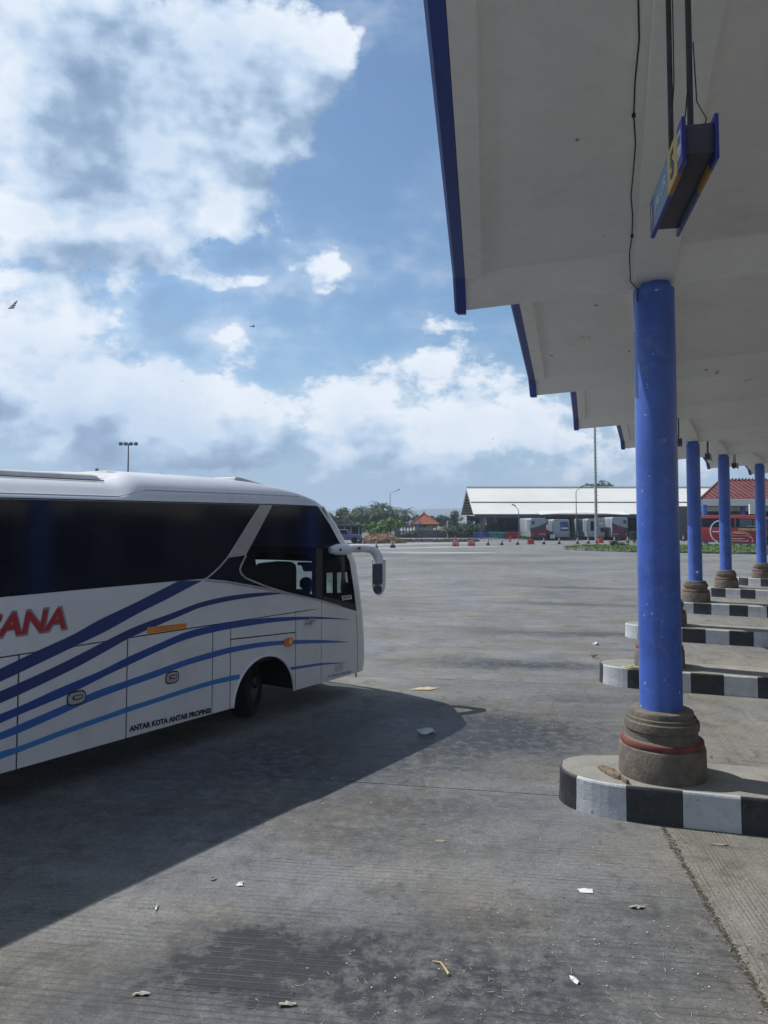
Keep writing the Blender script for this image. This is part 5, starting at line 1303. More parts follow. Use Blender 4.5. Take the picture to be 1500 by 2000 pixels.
# tiled pavilion
M_TILE = mat('orange_roof_tile', (.36, .12, .06), .85, vary=.25, vscale=1.2, dirt=.35, dirtcol=(.22, .09, .05))
def hip_roof(root, x0, x1, y0, y1, ze, zr, ridge=0.0, m=None, rows=10, th=.08):
    cx, cy = (x0 + x1) / 2, (y0 + y1) / 2; rx0, rx1 = cx - ridge / 2, cx + ridge / 2
    for k_ in range(rows):      # tile courses, each lapped over the one below
        f0, f1 = k_ / rows, (k_ + 1) / rows
        def lvl(f, dz): return [(x0 + (rx0 - x0) * f, y0 + (cy - y0) * f, ze + (zr - ze) * f + dz), (x1 + (rx1 - x1) * f, y0 + (cy - y0) * f, ze + (zr - ze) * f + dz), (x1 + (rx1 - x1) * f, y1 + (cy - y1) * f, ze + (zr - ze) * f + dz), (x0 + (rx0 - x0) * f, y1 + (cy - y1) * f, ze + (zr - ze) * f + dz)]
        mb = MB(); A = lvl(f0, th); B = lvl(f1, .005); C_ = lvl(f0, 0)
        mb.add(A + B + C_, [(i, (i + 1) % 4, 4 + (i + 1) % 4, 4 + i) for i in range(4)] + [(8 + i, 8 + (i + 1) % 4, (i + 1) % 4, i) for i in range(4)])
        mb.build('tile_course', m, root)
q = depth_pt(828, 1004, 128); pv = thing('tiled_pavilion', 'small pavilion with an orange tiled hip roof beyond the wall', 'pavilion', (q.x, 128, 0))
hip_roof(pv, -2.3, 2.35, -2.3, 2.3, 2.0, 3.75, .25, M_TILE)
mb = MB(); mb.box(-1.55, 1.45, -1.5, 1.5, 0, 1.99); mb.build('wall', M_LW, pv)
mb = MB(); mb.box(-2.25, 2.3, -2.25, 2.25, 1.9, 1.995); mb.build('eaves', M_TR, pv)
fm_ = MB(); fm_.lathe([(.16, 3.7), (.1, 3.85), (.16, 3.95), (.04, 4.2), (.01, 4.35)], 8, c=(0, 0, 0)); fm_.build('finial', M_TILE, pv)
wn_ = MB(); wn_.box(-.9, -.5, -1.53, -1.501, 1.55, 1.8); wn_.box(-.2, .2, -1.53, -1.501, 1.55, 1.8); wn_.build('window', M_DARK, pv)
for (xx, yy, rr_) in ((-2.3, -2.3, 1), (2.35, -2.3, 1)):
    rg = MB(); rg.tube([(xx, yy, 2.1), (xx * .05, yy * .05, 3.83)], .07, 6); rg.build('hip_ridge', M_TILE, pv)
# open shed left, with a blue vehicle under it
a = depth_pt(640, 1028, 112); b = depth_pt(704, 1028, 112)
sh = thing('open_shed', 'low open shed with a dark flat roof just right of the coach windscreen', 'shed', (a.x - 3, 112, 0)); W_ = b.x - a.x + 3
mb = MB(); mb.box(0, W_, -1, 5, 1.72, 2.0); mb.build('roof', M_DARK, sh)
for x in (W_ - .2, W_ - .95 - .4, W_ - 2.3, W_ - 4.5):
    mb = MB(); mb.box(x - .06, x + .06, -.8, -.68, 0, 1.718); mb.build('post', M_LW, sh)
mb = MB(); mb.box(0, W_, 4.7, 4.9, 0, 1.718); mb.build('back_wall', M_DARK, sh)
M_CARB = mat('blue_car_paint', (.06, .08, .22), .3, coat=.5)
q = ground_pt(684, 1062, 0); tk = thing('parked_pickup', 'dull blue pickup parked by the open shed, partly behind the coach', 'pickup', (q.x - 1.0, q.y + 1.6, 0), R(4))
mb = MB(); mb.prism([(-2.3, .4), (2.2, .4), (2.3, .75), (2.1, 1.0), (1.2, 1.08), (.7, 1.62), (-.6, 1.65), (-.75, 1.05), (-2.3, 1.0)], -.85, .85, M=Matrix(((1, 0, 0, 0), (0, 0, 1, 0), (0, 1, 0, 0), (0, 0, 0, 1)))); mb.build('car_body', M_CARB, tk, bevel=.06)
mb = MB(); mb.prism([(.62, 1.1), (.45, 1.54), (-.5, 1.56), (-.6, 1.1)], -.87, .87, M=Matrix(((1, 0, 0, 0), (0, 0, 1, 0), (0, 1, 0, 0), (0, 0, 0, 1)))); mb.build('window', M_GL, tk)
for (x, y) in ((-1.5, -.8), (1.4, -.8), (-1.5, .8), (1.4, .8)):
    wm = MB(); wm.lathe([(.2, -.1), (.36, -.1), (.38, 0), (.36, .1), (.2, .1)], 18); link('wheel', wm.mesh('wheel', M_TYRE, True), tk, M=Matrix.Translation((x, y, .38)) @ Matrix.Rotation(R(90), 4, 'X'))

# ------------------------------------------------------------------ the long white-roofed shed
M_SHEET = mat('white_sheet_roof', (.62, .61, .57), .55, vary=.05, vscale=.15, dirt=.15, dirtcol=(.45, .44, .40))
hall = thing('long_shed', 'long open shed with a big white corrugated roof across the far side', 'shed', (0, 0, 0))
RL = depth_pt(905, 953, 121); EL = depth_pt(925, 1004, 111.5); ez = EL.z; rz_ = RL.z; ye, yr = 111.5, 121.0; yb = 130.5
def corr(name, x0, x1, pa, pb, m, parent, pitch=.42, amp=.012):
    """corrugated sheet between the line at (y, z) = pa and pb"""
    n = int((x1 - x0) / (pitch / 2)); mb = MB()
    for k_ in range(n + 1):
        x = x0 + (x1 - x0) * k_ / n; o_ = amp * (1 if k_ % 2 else 0)
        mb.v += [(x, pa[0], pa[1] + o_), (x, pb[0], pb[1] + o_)]
    mb.f = [(2 * i, 2 * i + 2, 2 * i + 3, 2 * i + 1) for i in range(n)]; mb.mi = [0] * n
    base = len(mb.v)
    mb.v += [(v[0], v[1], v[2] - .06) for v in mb.v[:base]]; mb.f += [(base + 2 * i, base + 2 * i + 1, base + 2 * i + 3, base + 2 * i + 2) for i in range(n)]; mb.mi += [0] * n
    return mb.build(name, m, parent)
ym = ye + (yr - ye) * .42; zm = ez + (rz_ - ez) * .42
corr('roof_sheet', EL.x, 95, (ye, ez), (ym + .3, zm + .08), M_SHEET, hall); corr('roof_sheet', RL.x + .0 if False else EL.x - .0, 95, (ym, zm + .12), (yr, rz_ + .06), M_SHEET, hall)
corr('roof_sheet', EL.x, 95, (yb, ez), (yr, rz_ + .05), M_SHEET, hall)
mb = MB(); mb.box(EL.x - .05, 95, yr - .25, yr + .25, rz_ + .1, rz_ + .22); mb.build('ridge_cap', M_SHEET, hall)
mb = MB(); mb.prism([(ye, ez - .1), (yr, rz_ - .12), (yb, ez - .1), (yb - .5, ez - .1), (yr, rz_ - .6), (ye + .5, ez - .1)], EL.x + .0, EL.x + .18, M=Matrix(((0, 0, 1, 0), (1, 0, 0, 0), (0, 1, 0, 0), (0, 0, 0, 1)))); mb.build('barge_board', mat('shed_grey', (.25, .25, .27), .7), hall)
mb = MB(); mb.prism([(ye + .6, ez), (yr, rz_ - .5), (yb - .6, ez)], EL.x + 2.6, EL.x + 2.75, M=Matrix(((0, 0, 1, 0), (1, 0, 0, 0), (0, 1, 0, 0), (0, 0, 0, 1)))); mb.build('gable_sheet', M_SHEET, hall)
mb = MB()
for k_ in range(1, 10): f = k_ / 10; y_ = yr + (yb - yr) * f; mb.box(EL.x + .19, EL.x + 2.5, y_ - .06, y_ + .06, rz_ + (ez - rz_) * f - .28, rz_ + (ez - rz_) * f - .12)
mb.build('purlin', M_DARK, hall)
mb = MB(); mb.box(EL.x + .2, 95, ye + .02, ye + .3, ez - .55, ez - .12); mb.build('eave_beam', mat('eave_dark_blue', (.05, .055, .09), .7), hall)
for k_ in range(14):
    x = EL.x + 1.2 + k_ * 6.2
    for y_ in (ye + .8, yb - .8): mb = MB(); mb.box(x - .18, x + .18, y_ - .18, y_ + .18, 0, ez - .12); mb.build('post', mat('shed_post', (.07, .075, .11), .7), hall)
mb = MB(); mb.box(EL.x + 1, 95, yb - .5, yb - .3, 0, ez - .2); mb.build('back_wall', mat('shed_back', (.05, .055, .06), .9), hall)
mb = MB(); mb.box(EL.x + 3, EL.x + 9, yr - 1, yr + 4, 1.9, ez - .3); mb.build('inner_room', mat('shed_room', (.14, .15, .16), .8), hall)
mb = MB(); mb.box(EL.x + 4.2, EL.x + 5.2, yr - 1.04, yr - 1.005, 2.3, 3.0); mb.build('room_window', mat('pale_window', (.4, .42, .45), .4), hall)
# white lean-to canopy edge in front of the shed
a = depth_pt(1052, 997, 108); b = depth_pt(1225, 999, 108)
mb = MB(); nseg = 30
for k_ in range(nseg + 1):
    f = k_ / nseg; x = a.x + (b.x - a.x) * f; z_ = 3.85 + .22 * math.sin(math.pi * min(1, f * 1.1)); mb.v += [(x, 106.8, z_ - .35), (x, 110.5, z_ + .1), (x, 106.8, z_ - .42), (x, 110.5, z_ + .03)]
for k_ in range(nseg):
    b0 = 4 * k_; mb.f += [(b0, b0 + 4, b0 + 5, b0 + 1), (b0 + 2, b0 + 3, b0 + 7, b0 + 6), (b0, b0 + 2, b0 + 6, b0 + 4)]; mb.mi += [0] * 3
lt = thing('lean_to_roof', 'thin white lean-to roof along the eave of the long shed', 'roof', (0, 0, 0)); mb.build('roof_sheet', M_SHEET, lt)
for f in (.02, .35, .68, .98):
    x = a.x + (b.x - a.x) * f; pb = MB(); pb.box(x - .07, x + .07, 107, 107.14, 0, 3.4); pb.build('post', M_DARK, lt)

# ------------------------------------------------------------------ parked coaches under the shed
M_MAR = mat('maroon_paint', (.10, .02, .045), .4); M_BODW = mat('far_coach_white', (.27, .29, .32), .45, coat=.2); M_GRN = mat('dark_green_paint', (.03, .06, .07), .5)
def far_coach(px0, px1, ptop, Y, label, style):
    a = depth_pt(px0, ptop, Y); b = depth_pt(px1, ptop, Y); W_ = b.x - a.x; Hc = a.z
    root = thing('parked_coach', label, 'coach', ((a.x + b.x) / 2, Y, 0), 0)
    T = Matrix(((1, 0, 0, 0), (0, 0, 1, 0), (0, 1, 0, 0), (0, 0, 0, 1)))
    mb = MB(); h = W_ / 2
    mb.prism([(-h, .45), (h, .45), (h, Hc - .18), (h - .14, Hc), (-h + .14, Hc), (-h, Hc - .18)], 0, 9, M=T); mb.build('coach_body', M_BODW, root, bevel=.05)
    if style in (0, 3):
        sgn = 1 if style == 0 else -1; pts = []
        for k_ in range(13): f = k_ / 12; z_ = 1.55 + (.75) * (f ** 1.6 if sgn > 0 else (1 - f) ** 1.6); pts.append((-h + W_ * f, z_))
        mb = MB(); mb.prism([(-h + .01, .46), (h - .01, .46)] + [(x * .995, z_ - .10) for x, z_ in reversed(pts)], -.012, -.001, M=T); mb.build('maroon_swoosh', M_MAR, root)
        mb = MB(); mb.prism([(x * .995, z_ - .10 + .001) for x, z_ in pts] + [(x * .995, z_ + .12) for x, z_ in reversed(pts)], -.012, -.001, M=T); mb.build('dark_swoosh', M_GRN, root)
        x0 = -h + .15 if sgn > 0 else h - .6; mb = MB(); mb.box(x0, x0 + .42, -.03, -.002, Hc - .85, Hc - .4); mb.build('blue_sticker', mat('poster_blue', (.03, .06, .2), .5), root)
        mb = MB(); mb.box(h - 1.0 if sgn > 0 else -h + .2, h - .3 if sgn > 0 else -h + .8, -.03, -.013, .75, .92); mb.build('number_plate', mat('plate_pale', (.4, .2, .22), .5), root)
    else:
        mb = MB(); mb.box(-h + .1, -h + .75, -.02, -.001, 1.0, Hc - .3); mb.build('window', mat('pale_glass', (.30, .34, .36), .2), root)
        mb = MB(); mb.box(-.12 if style == 1 else -.75, h - .15 if style == 1 else .25, -.02, -.001, 1.25, Hc - .35); mb.build('window', mat('poster_blue', (.03, .06, .2), .5), root)
        if style == 2: mb = MB(); mb.box(.6, 1.1, -.02, -.001, 1.1, 1.7); mb.build('window', M_GL, root)
        mb = MB(); mb.box(0 if style == 1 else .3, .9 if style == 1 else 1.0, -.034, -.021, 1.55 if style == 1 else 2.2, 1.72 if style == 1 else 2.32); mb.build('pale_print', M_PAPER, root)
    mb = MB(); mb.box(-h + .05, h - .05, .0, .2, .25, .448); mb.build('bumper', M_DARK, root)
    for s_ in (-1, 1):
        mb = MB(); mb.box(s_ * (h - .22) - .1, s_ * (h - .22) + .1, -.03, -.013, .7, .95); mb.build('tail_lamp', M_AMB, root)
        wm = MB(); wm.lathe([(.2, -.12), (.44, -.14), (.47, 0), (.44, .14), (.2, .12)], 20); link('wheel', wm.mesh('wheel', M_TYRE, True), root, M=Matrix.Translation((s_ * (h - .3), 1.6, .47)) @ Matrix.Rotation(R(90), 4, 'Y'))
    if style != 3:
        mb = MB(); mb.box(-h - .5, -h - .02, .2, .3, 1.2, Hc - .25); mb.build('open_door', mat('door_pale', (.6, .62, .6), .5), root)
    return root
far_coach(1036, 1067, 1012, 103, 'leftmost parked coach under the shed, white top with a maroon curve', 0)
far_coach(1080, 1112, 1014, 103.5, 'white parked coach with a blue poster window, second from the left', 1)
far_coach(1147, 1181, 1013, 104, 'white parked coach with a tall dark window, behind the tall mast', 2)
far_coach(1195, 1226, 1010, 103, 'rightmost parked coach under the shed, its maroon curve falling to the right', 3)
# person in red by the railing
q = ground_pt(1145, 1052.5, 0); pr_ = thing('person', 'person in a red top and pale trousers standing behind the railing', 'person', (q.x, q.y, 0))
V = [(0, 0, .92), (0, 0, 1.15), (0, 0, 1.35), (0, 0, 1.47), (.22, 0, 1.36), (.28, 0, 1.1), (.26, -.06, .86), (-.22, 0, 1.36), (-.28, 0, 1.1), (-.26, -.06, .86)]
skin_body('body', V, [(0, 1), (1, 2), (2, 3), (2, 4), (4, 5), (5, 6), (2, 7), (7, 8), (8, 9)], [.15, .15, .16, .06, .07, .055, .04, .07, .055, .04], mat('red_shirt', (.50, .05, .03), .8), pr_, levels=1)
V = [(0, 0, .9), (.09, 0, .84), (.11, 0, .48), (.12, 0, .08), (.12, -.12, .04), (-.09, 0, .84), (-.11, 0, .48), (-.12, 0, .08), (-.12, -.12, .04)]
skin_body('trousers', V, [(0, 1), (1, 2), (2, 3), (3, 4), (0, 5), (5, 6), (6, 7), (7, 8)], [.13, .11, .08, .06, .04, .11, .08, .06, .04], mat('pale_trousers', (.5, .48, .46), .9), pr_, levels=1)
hd = MB(); hd.lathe([(.02, -.12), (.07, -.07), (.085, .02), (.06, .1), (.01, .12)], 12, c=(0, 0, 1.60)); hd.build('head', M_SKN, pr_, smooth=True)
hd = MB(); hd.lathe([(.092, .02), (.07, .105), (.01, .13)], 12, c=(0, .01, 1.60)); hd.build('hair', M_HAIR, pr_, smooth=True)

# ------------------------------------------------------------------ railings, barriers, cones, signs, lamps
RC = [mat('rail_teal', (.12, .42, .40), .5), mat('rail_blue', (.06, .14, .50), .5), mat('rail_red', (.48, .08, .08), .5), mat('rail_green', (.14, .42, .24), .5)]
def railing(Lr, m, slope):
    root = thing('crowd_railing', 'x', 'railing', (0, 0, 0), 0, 'crowd railings in front of the long shed')
    f = MB(); f.tube([(0, 0, 0), (0, 0, 1.05), (Lr, 0, 1.05), (Lr, 0, 0)], .045, 6); f.tube([(0, 0, .22), (Lr, 0, .22)], .022, 6); f.build('frame', m, root)
    for k_ in range(1, int(Lr / .16)):
        b_ = MB(); b_.tube([(k_ * .16, 0, .22), (k_ * .16, 0, 1.04)], .02, 4); b_.build('bar', m, root)
    for x in (.2, Lr - .2): b_ = MB(); b_.tube([(x, -.3, .0), (x, 0, .22), (x, .3, .0)], .02, 5); b_.build('foot', m, root)
    return root
rails = [railing(2.2, m, 0) for m in RC]; rk = [kids_of(r_) for r_ in rails]; used = [0, 0, 0, 0]
Rn = ['teal', 'blue', 'red', 'green']
seq = [(926, 1), (957, 0), (988, 2), (1020, 3), (1036, 1), (1056, 2), (1084, 2), (1101, 3), (1122, 0), (1146, 1), (1170, 1), (1196, 3), (1222, 0), (1250, 1), (1280, 2)]
for k_, (px, ci) in enumerate(seq):
    o = rails[ci] if not used[ci] else copy_tree(rails[ci], rk[ci]); used[ci] = 1
    q = ground_pt(px, 1055 if px < 1100 else 1054, 0); o.location = (q.x, q.y, 0); o.rotation_euler = (0, 0, R(4))
    nb = 'the grey wall' if px < 1015 else ('the leftmost parked coach' if px < 1060 else ('the poster window coach' if px < 1115 else ('the person in red' if px < 1160 else 'the rightmost parked coach')))
    o['label'] = f'{Rn[ci]} crowd railing in front of {nb}' if px < 1240 else f'{Rn[ci]} crowd railing hidden behind the big blue column'
    
notice = MB(); q = ground_pt(1079, 1055.4, 0); notice.box(q.x - .32, q.x + .32, q.y - .06, q.y - .03, .25, .8); notice.build('notice_board', mat('notice_pale', (.5, .56, .6), .6), None, label='small pale notice board on the railing below the poster window coach', cat='notice board')
notice = MB(); q = ground_pt(1203, 1055.4, 0); notice.box(q.x - .32, q.x + .32, q.y - .06, q.y - .03, .4, .9); notice.build('notice_board', mat('notice_pale', (.5, .56, .6), .6), None, label='small pale notice board on the railing below the rightmost coach', cat='notice board')
# plastic barriers
M_BR = mat('barrier_red', (.42, .05, .04), .5, dirt=.3, dirtcol=(.3, .12, .1)); M_BWH = mat('barrier_white', (.5, .45, .44), .5)
def barrier(px, py, label, wpx=17, white=True, rz=0.0):
    q = ground_pt(px, py, 0); W_ = wpx * q.y / 1500; root = thing('plastic_barrier', label, 'barrier', (q.x, q.y + .2, 0), rz, 'plastic road barriers')
    T = Matrix(((0, 0, 1, 0), (1, 0, 0, 0), (0, 1, 0, 0), (0, 0, 0, 1)))
    mb = MB(); mb.prism([(-.26, 0), (.26, 0), (.26, .12), (.13, .3), (.09, .56), (-.09, .56), (-.13, .3), (-.26, .12)], -W_ / 2, W_ / 2, M=T); mb.build('barrier_shell', M_BR, root, bevel=.03)
    for s_ in (-.33, -.11, .11, .33):
        mb = MB(); mb.box(s_ * W_ - .04, s_ * W_ + .04, -.20, -.125, .12, .5); mb.build('rib', M_BWH if white else M_BR, root)
    mb = MB(); mb.lathe([(.06, .56), (.06, .62)], 10, c=(0, 0, 0)); mb.build('filler_cap', M_BWH, root)
barrier(890, 1067, 'leftmost red and white plastic barrier, with a cone stuck on it', 13); barrier(921, 1066, 'second red and white plastic barrier from the left', 14)
barrier(1037, 1063, 'plain red plastic barrier in front of the leftmost parked coach', 13, False); barrier(1174, 1060.5, 'red plastic barrier just right of the tall mast', 10, False, .1)
M_CB = mat('cone_base_black', (.02, .02, .02), .8); M_CW = mat('cone_pale', (.35, .35, .35), .6); M_CR = mat('cone_red', (.45, .05, .03), .5)
def cone(px, py, label, mcol=None, h=.72, base=True, z=0.0):
    q = ground_pt(px, py, 0); mcol = mcol or M_CW; root = thing('traffic_cone', label, 'traffic cone', (q.x, q.y, z), 0, 'traffic cones across the apron')
    mb = MB(); mb.box(-.2, .2, -.2, .2, 0, .05); mb.lathe([(.17, .05), (.13, .26)], 14); mb.build('cone_foot', M_CB if mcol is M_CW else mcol, root)
    mb = MB(); mb.lathe([(.13, .261), (.035, h), (.02, h + .01)], 14); mb.build('cone_body', mcol, root, smooth=True)
cl_ = [(709, 1069, 'traffic cone nearest the coach mirror, leftmost of the row'), (735, 1072, 'dark footed traffic cone in front of the brush heap'), (765, 1070, 'left one of a close pair of traffic cones right of the brush heap'), (769, 1070, 'right one of a close pair of traffic cones right of the brush heap'),
       (953, 1065, 'traffic cone right of the second plastic barrier'), (980, 1064.5, 'traffic cone below the large fan palm'), (1011, 1064, 'traffic cone left of the plain red barrier'), (1062, 1063, 'traffic cone right of the plain red barrier'), (1092, 1062.5, 'traffic cone below the poster window coach'),
       (1128, 1062, 'traffic cone left of the person in red'), (1149, 1061.5, 'traffic cone just left of the tall mast'), (1200, 1060, 'traffic cone on the apron behind the grass island, left one'), (1226, 1059.5, 'traffic cone on the apron behind the grass island, beside the big column'), (1335, 1057, 'traffic cone seen between the big column and the first slim column')]
for px, py, lb in cl_: cone(px, py, lb)
cone(890, 1066.8, 'red traffic cone standing on the leftmost plastic barrier', M_CR, .6, z=.5); cone(996, 1058, 'red traffic cone near the railings, below the shed eave', M_CR)
# parking signs
M_PS = mat('parking_blue', (.02, .09, .35), .4); M_PW = mat('parking_white', (.75, .75, .75), .5)
for px, Y, lb in ((817, 112, 'blue parking sign with a white P in front of the tiled pavilion'), (926, 112, 'blue parking sign with a white P under the corner of the long shed')):
    q = depth_pt(px, 1020, Y); root = thing('parking_sign', lb, 'sign', (q.x, Y, 0)); mb = MB(); mb.tube([(0, 0, 0), (0, 0, 2.0)], .05, 8); mb.build('pole', M_STEEL, root)
    mb = MB(); mb.box(-.24, .24, -.08, -.051, 1.95, 2.6); mb.build('sign_plate', M_PS, root, bevel=.01); me = text_mesh('letter', 'P', .26, .4, M_PW, .03, depth=.004); link('letter', me, root, M=Matrix(((1, 0, 0, -.12), (0, 0, -1, -.088), (0, 1, 0, 2.08), (0, 0, 0, 1))))
def street_lamp(px, pt, Y, label, side=1, arm=1.3):
    q = depth_pt(px, pt, Y); root = thing('street_lamp', label, 'street lamp', (q.x, Y, 0)); H_ = q.z
    mb = MB(); mb.tube([(0, 0, 0), (0, 0, H_ * .5), (0, 0, H_)], [.09, .07, .05], 8); mb.build('pole', M_STEEL, root)
    mb = MB(); mb.tube([(0, 0, H_), (side * .15, 0, H_ + .25), (side * arm, 0, H_ + .62)], .04, 6); mb.build('arm', M_STEEL, root)
    mb = MB(); mb.prism([(side * (arm - .1), H_ + .55), (side * (arm + .5), H_ + .82), (side * (arm + .45), H_ + .95), (side * (arm - .05), H_ + .75)][::side], -.12, .12, M=Matrix(((1, 0, 0, 0), (0, 0, 1, 0), (0, 1, 0, 0), (0, 0, 0, 1)))); mb.build('lamp_head', M_STEEL, root, bevel=.03)
street_lamp(762, 965, 140, 'single arm street lamp rising out of the palms'); street_lamp(1125, 961, 106, 'single arm street lamp in front of the long shed', 1, .6)
street_lamp(1013, 997, 109, 'short lamp with an arm to the left against the shed roof', -1, .5)
q = ground_pt(1165, 1067, 0); ms = thing('tall_mast', 'tall grey mast on a concrete foot at the end of the grass island', 'mast', (q.x, q.y, 0))
mb = MB(); mb.tube([(0, 0, .3), (0, 0, 8), (0, 0, 19)], [.17, .13, .09], 12); mb.build('pole', mat('galvanised', (.34, .35, .36), .5, .3), ms, smooth=True)
mb = MB(); mb.box(-.55, .45, -.4, .4, 0, .22); mb.lathe([(.3, .22), (.3, .27), (.17, .3), (.17, .6)], 12); mb.build('foot', M_KTOP, ms)
for k_ in range(40): mb = MB(); z_ = 2.5 + k_ * .4; mb.box(.12, .30, -.015, .015, z_, z_ + .03); mb.build('step_rung', M_STEEL, ms)
q = depth_pt(251, 867, 62); fl = thing('floodlight_mast', 'floodlight mast with four lamps rising behind the coach roof', 'floodlight mast', (q.x, 62, 0))
mb = MB(); mb.tube([(0, 0, 0), (0, 0, q.z)], [.11, .05], 8); mb.build('pole', M_STEEL, fl); mb = MB(); mb.box(-.62, .62, -.03, .03, q.z - .03, q.z + .03); mb.build('cross_arm', M_STEEL, fl)
for k_ in range(4): mb = MB(); x = -.62 + k_ * .413; mb.box(x - .13, x + .13, -.12, .06, q.z - .13, q.z + .13, M=Matrix.Identity(4)); mb.build('flood_lamp', mat('lamp_grey', (.12, .15, .16), .5), fl, bevel=.02)

# ------------------------------------------------------------------ grass island
isl = [(17.0, 71.5), (18.2, 69.0), (21.2, 65.8), (25.7, 64.2), (31, 61.5), (40, 59), (56, 55), (60, 68), (50, 72), (40, 79), (34, 80.5), (27, 80), (20.5, 80.0), (17.6, 75)]
mb = MB(); mb.prism(isl, -.02, .14); mb.build('grass_island', mat('island_soil', (.075, .11, .035), .95, vary=.4, vscale=.5, bump=.4), None, kind='structure')
gk = thing('island_kerb', 'worn grey kerb round the grass island', 'kerb', (0, 0, 0))
rnd = random.Random(8); M_IK = mat('island_kerb_stone', (.15, .145, .13), .9, vary=.5, vscale=1)
for a, b in zip(isl, isl[1:] + isl[:1]):
    d_ = math.dist(a, b); n = max(1, int(d_ / 1.0)); ang = math.atan2(b[1] - a[1], b[0] - a[0])
    for k_ in range(n):
        if b[0] > 45 and a[0] > 45: continue
        M = Matrix.Translation((a[0], a[1], 0)) @ Matrix.Rotation(ang, 4, 'Z'); s_ = d_ / n
        mb = MB(); mb.box(k_ * s_ + .03, (k_ + 1) * s_ - .03, -.16, .02, -.01, .17 + rnd.uniform(-.05, .05), M=M); mb.build('kerb_stone', M_IK, gk)
gr = MB()
def inside(x, y):
    c = False; n = len(isl)
    for i in range(n):
        (x1, y1), (x2, y2) = isl[i], isl[(i + 1) % n]
        if (y1 > y) != (y2 > y) and x < (x2 - x1) * (y - y1) / (y2 - y1) + x1: c = not c
    return c
rnd = random.Random(12); cnt = 0
while cnt < 14000:
    x = rnd.uniform(17, 48); y = rnd.uniform(57, 82)
    if not inside(x, y): continue
    if mn.noise(Vector((x * .45, y * .45, 0))) < -.22: 
        if rnd.random() < .8: continue
    cnt += 1; h = rnd.uniform(.05, .2); a = rnd.uniform(0, 6.3); w = .05
    gr.add([(x - w * math.cos(a), y - w * math.sin(a), .13), (x + w * math.cos(a), y + w * math.sin(a), .13), (x + rnd.gauss(0, .05), y + rnd.gauss(0, .05), .13 + h)], [(0, 1, 2)])
gr.build('grass', mat('grass_green', (.13, .21, .045), .8, vary=.35, vscale=.4), None, label='short green grass on the island', cat='grass', kind='stuff')
q = ground_pt(1207, 1070, 0); crown_tree('low_shrub', .75, 1.9, M_LD, 88, 350, .1, .03, 'small dark shrub on the grass island right of the mast', 'shrub', None, .1, (q.x, q.y, .12))
q = ground_pt(1238, 1066, 0); crown_tree('low_shrub', 1.5, .9, M_LD, 89, 350, .1, .03, 'dark upright shrub half hidden behind the big blue column', 'shrub', None, .1, (q.x, q.y, .12))
kb = thing('painted_kerb', 'row of white and green kerb blocks in front of the red bus', 'kerb', (0, 0, 0)); a = ground_pt(1374, 1068.5, 0); b = ground_pt(1500, 1069.5, 0); d_ = (b - a)
for k_ in range(16):
    M = Matrix.Translation(a) @ Matrix.Rotation(math.atan2(d_.y, d_.x), 4, 'Z'); s_ = d_.length / 16; mb = MB(); mb.box(k_ * s_ + .02, (k_ + 1) * s_ - .02, 0, .25, 0, .32, M=M)
    mb.build('kerb_block', M_KW if k_ % 2 == 0 else mat('kerb_green', (.05, .12, .06), .8), kb)

# ------------------------------------------------------------------ red tiled terminal wing with the red bus
M_RT = mat('maroon_roof_tile', (.17, .05, .045), .8, vary=.25, vscale=.8, dirt=.3, dirtcol=(.14, .05, .045)); M_CREAM = mat('cream_fascia', (.60, .62, .58), .7, vary=.06, vscale=.5, dirt=.2, dirtcol=(.4, .4, .36))
wg = thing('red_roofed_wing', 'terminal wing with a maroon tiled hip roof, white fascia and blue posts', 'building', (0, 0, 0))
xe = depth_pt(1368, 974, 90).x; yf, yk = 90.0, 104.0; zE = depth_pt(1368, 975, 90).z; zR = depth_pt(1410, 939, 97).z
X1 = 75; xr = depth_pt(1406, 939, 97).x
nrow = 17
for side, (pa, pb, pc, pd) in enumerate((((xe, yf), (X1, yf), (X1, 97), (xr, 97)), ((xe * yk / yf, yk), (xe, yf), (xr, 97), (xr, 97)))):
    for k_ in range(nrow):
        f0, f1 = k_ / nrow, (k_ + 1) / nrow
        P_ = lambda p, q, f, dz: (p[0] + (q[0] - p[0]) * f, p[1] + (q[1] - p[1]) * f, zE + (zR - zE) * f + dz)
        mb = MB(); mb.add([P_(pa, pd, f0, .07), P_(pb, pc, f0, .07), P_(pb, pc, f1, .0), P_(pa, pd, f1, .0), P_(pa, pd, f0, 0), P_(pb, pc, f0, 0)], [(0, 1, 2, 3), (4, 5, 1, 0)]); mb.build('tile_course', M_RT, wg)
# raised roll tiles running up the slope
rt = MB()
for k_ in range(46):
    x = xe + .6 + k_ * .62; f = min(1, max(0, (x - xe) / (xr - xe)))
    rt.tube([(x, yf + .02, zE + .1), (x, yf + (97 - yf) * f, zE + (zR - zE) * f + .06)], .06, 4, cap=False)
rt.build('roll_tile', M_RT, wg, kind='stuff')
mb = MB(); mb.tube([(xe, yf, zE + .1), (xr, 97, zR + .08)], .12, 6); mb.tube([(xr, 97, zR + .08), (X1, 97, zR + .08)], .12, 6); mb.build('ridge', M_RT, wg)
for k_ in range(40):
    x = xr + .3 + k_ * .42; fm2 = MB(); fm2.add([(x - .12, 96.95, zR + .15), (x + .12, 96.95, zR + .15), (x + .08, 96.95, zR + .42), (x - .12, 97.05, zR + .15), (x + .12, 97.05, zR + .15), (x + .08, 97.05, zR + .42)], [(0, 1, 2), (3, 5, 4), (0, 2, 5, 3), (1, 4, 5, 2)]); fm2.build('ridge_crest', M_RT, wg)
z1 = depth_pt(1370, 988, 89.8).z
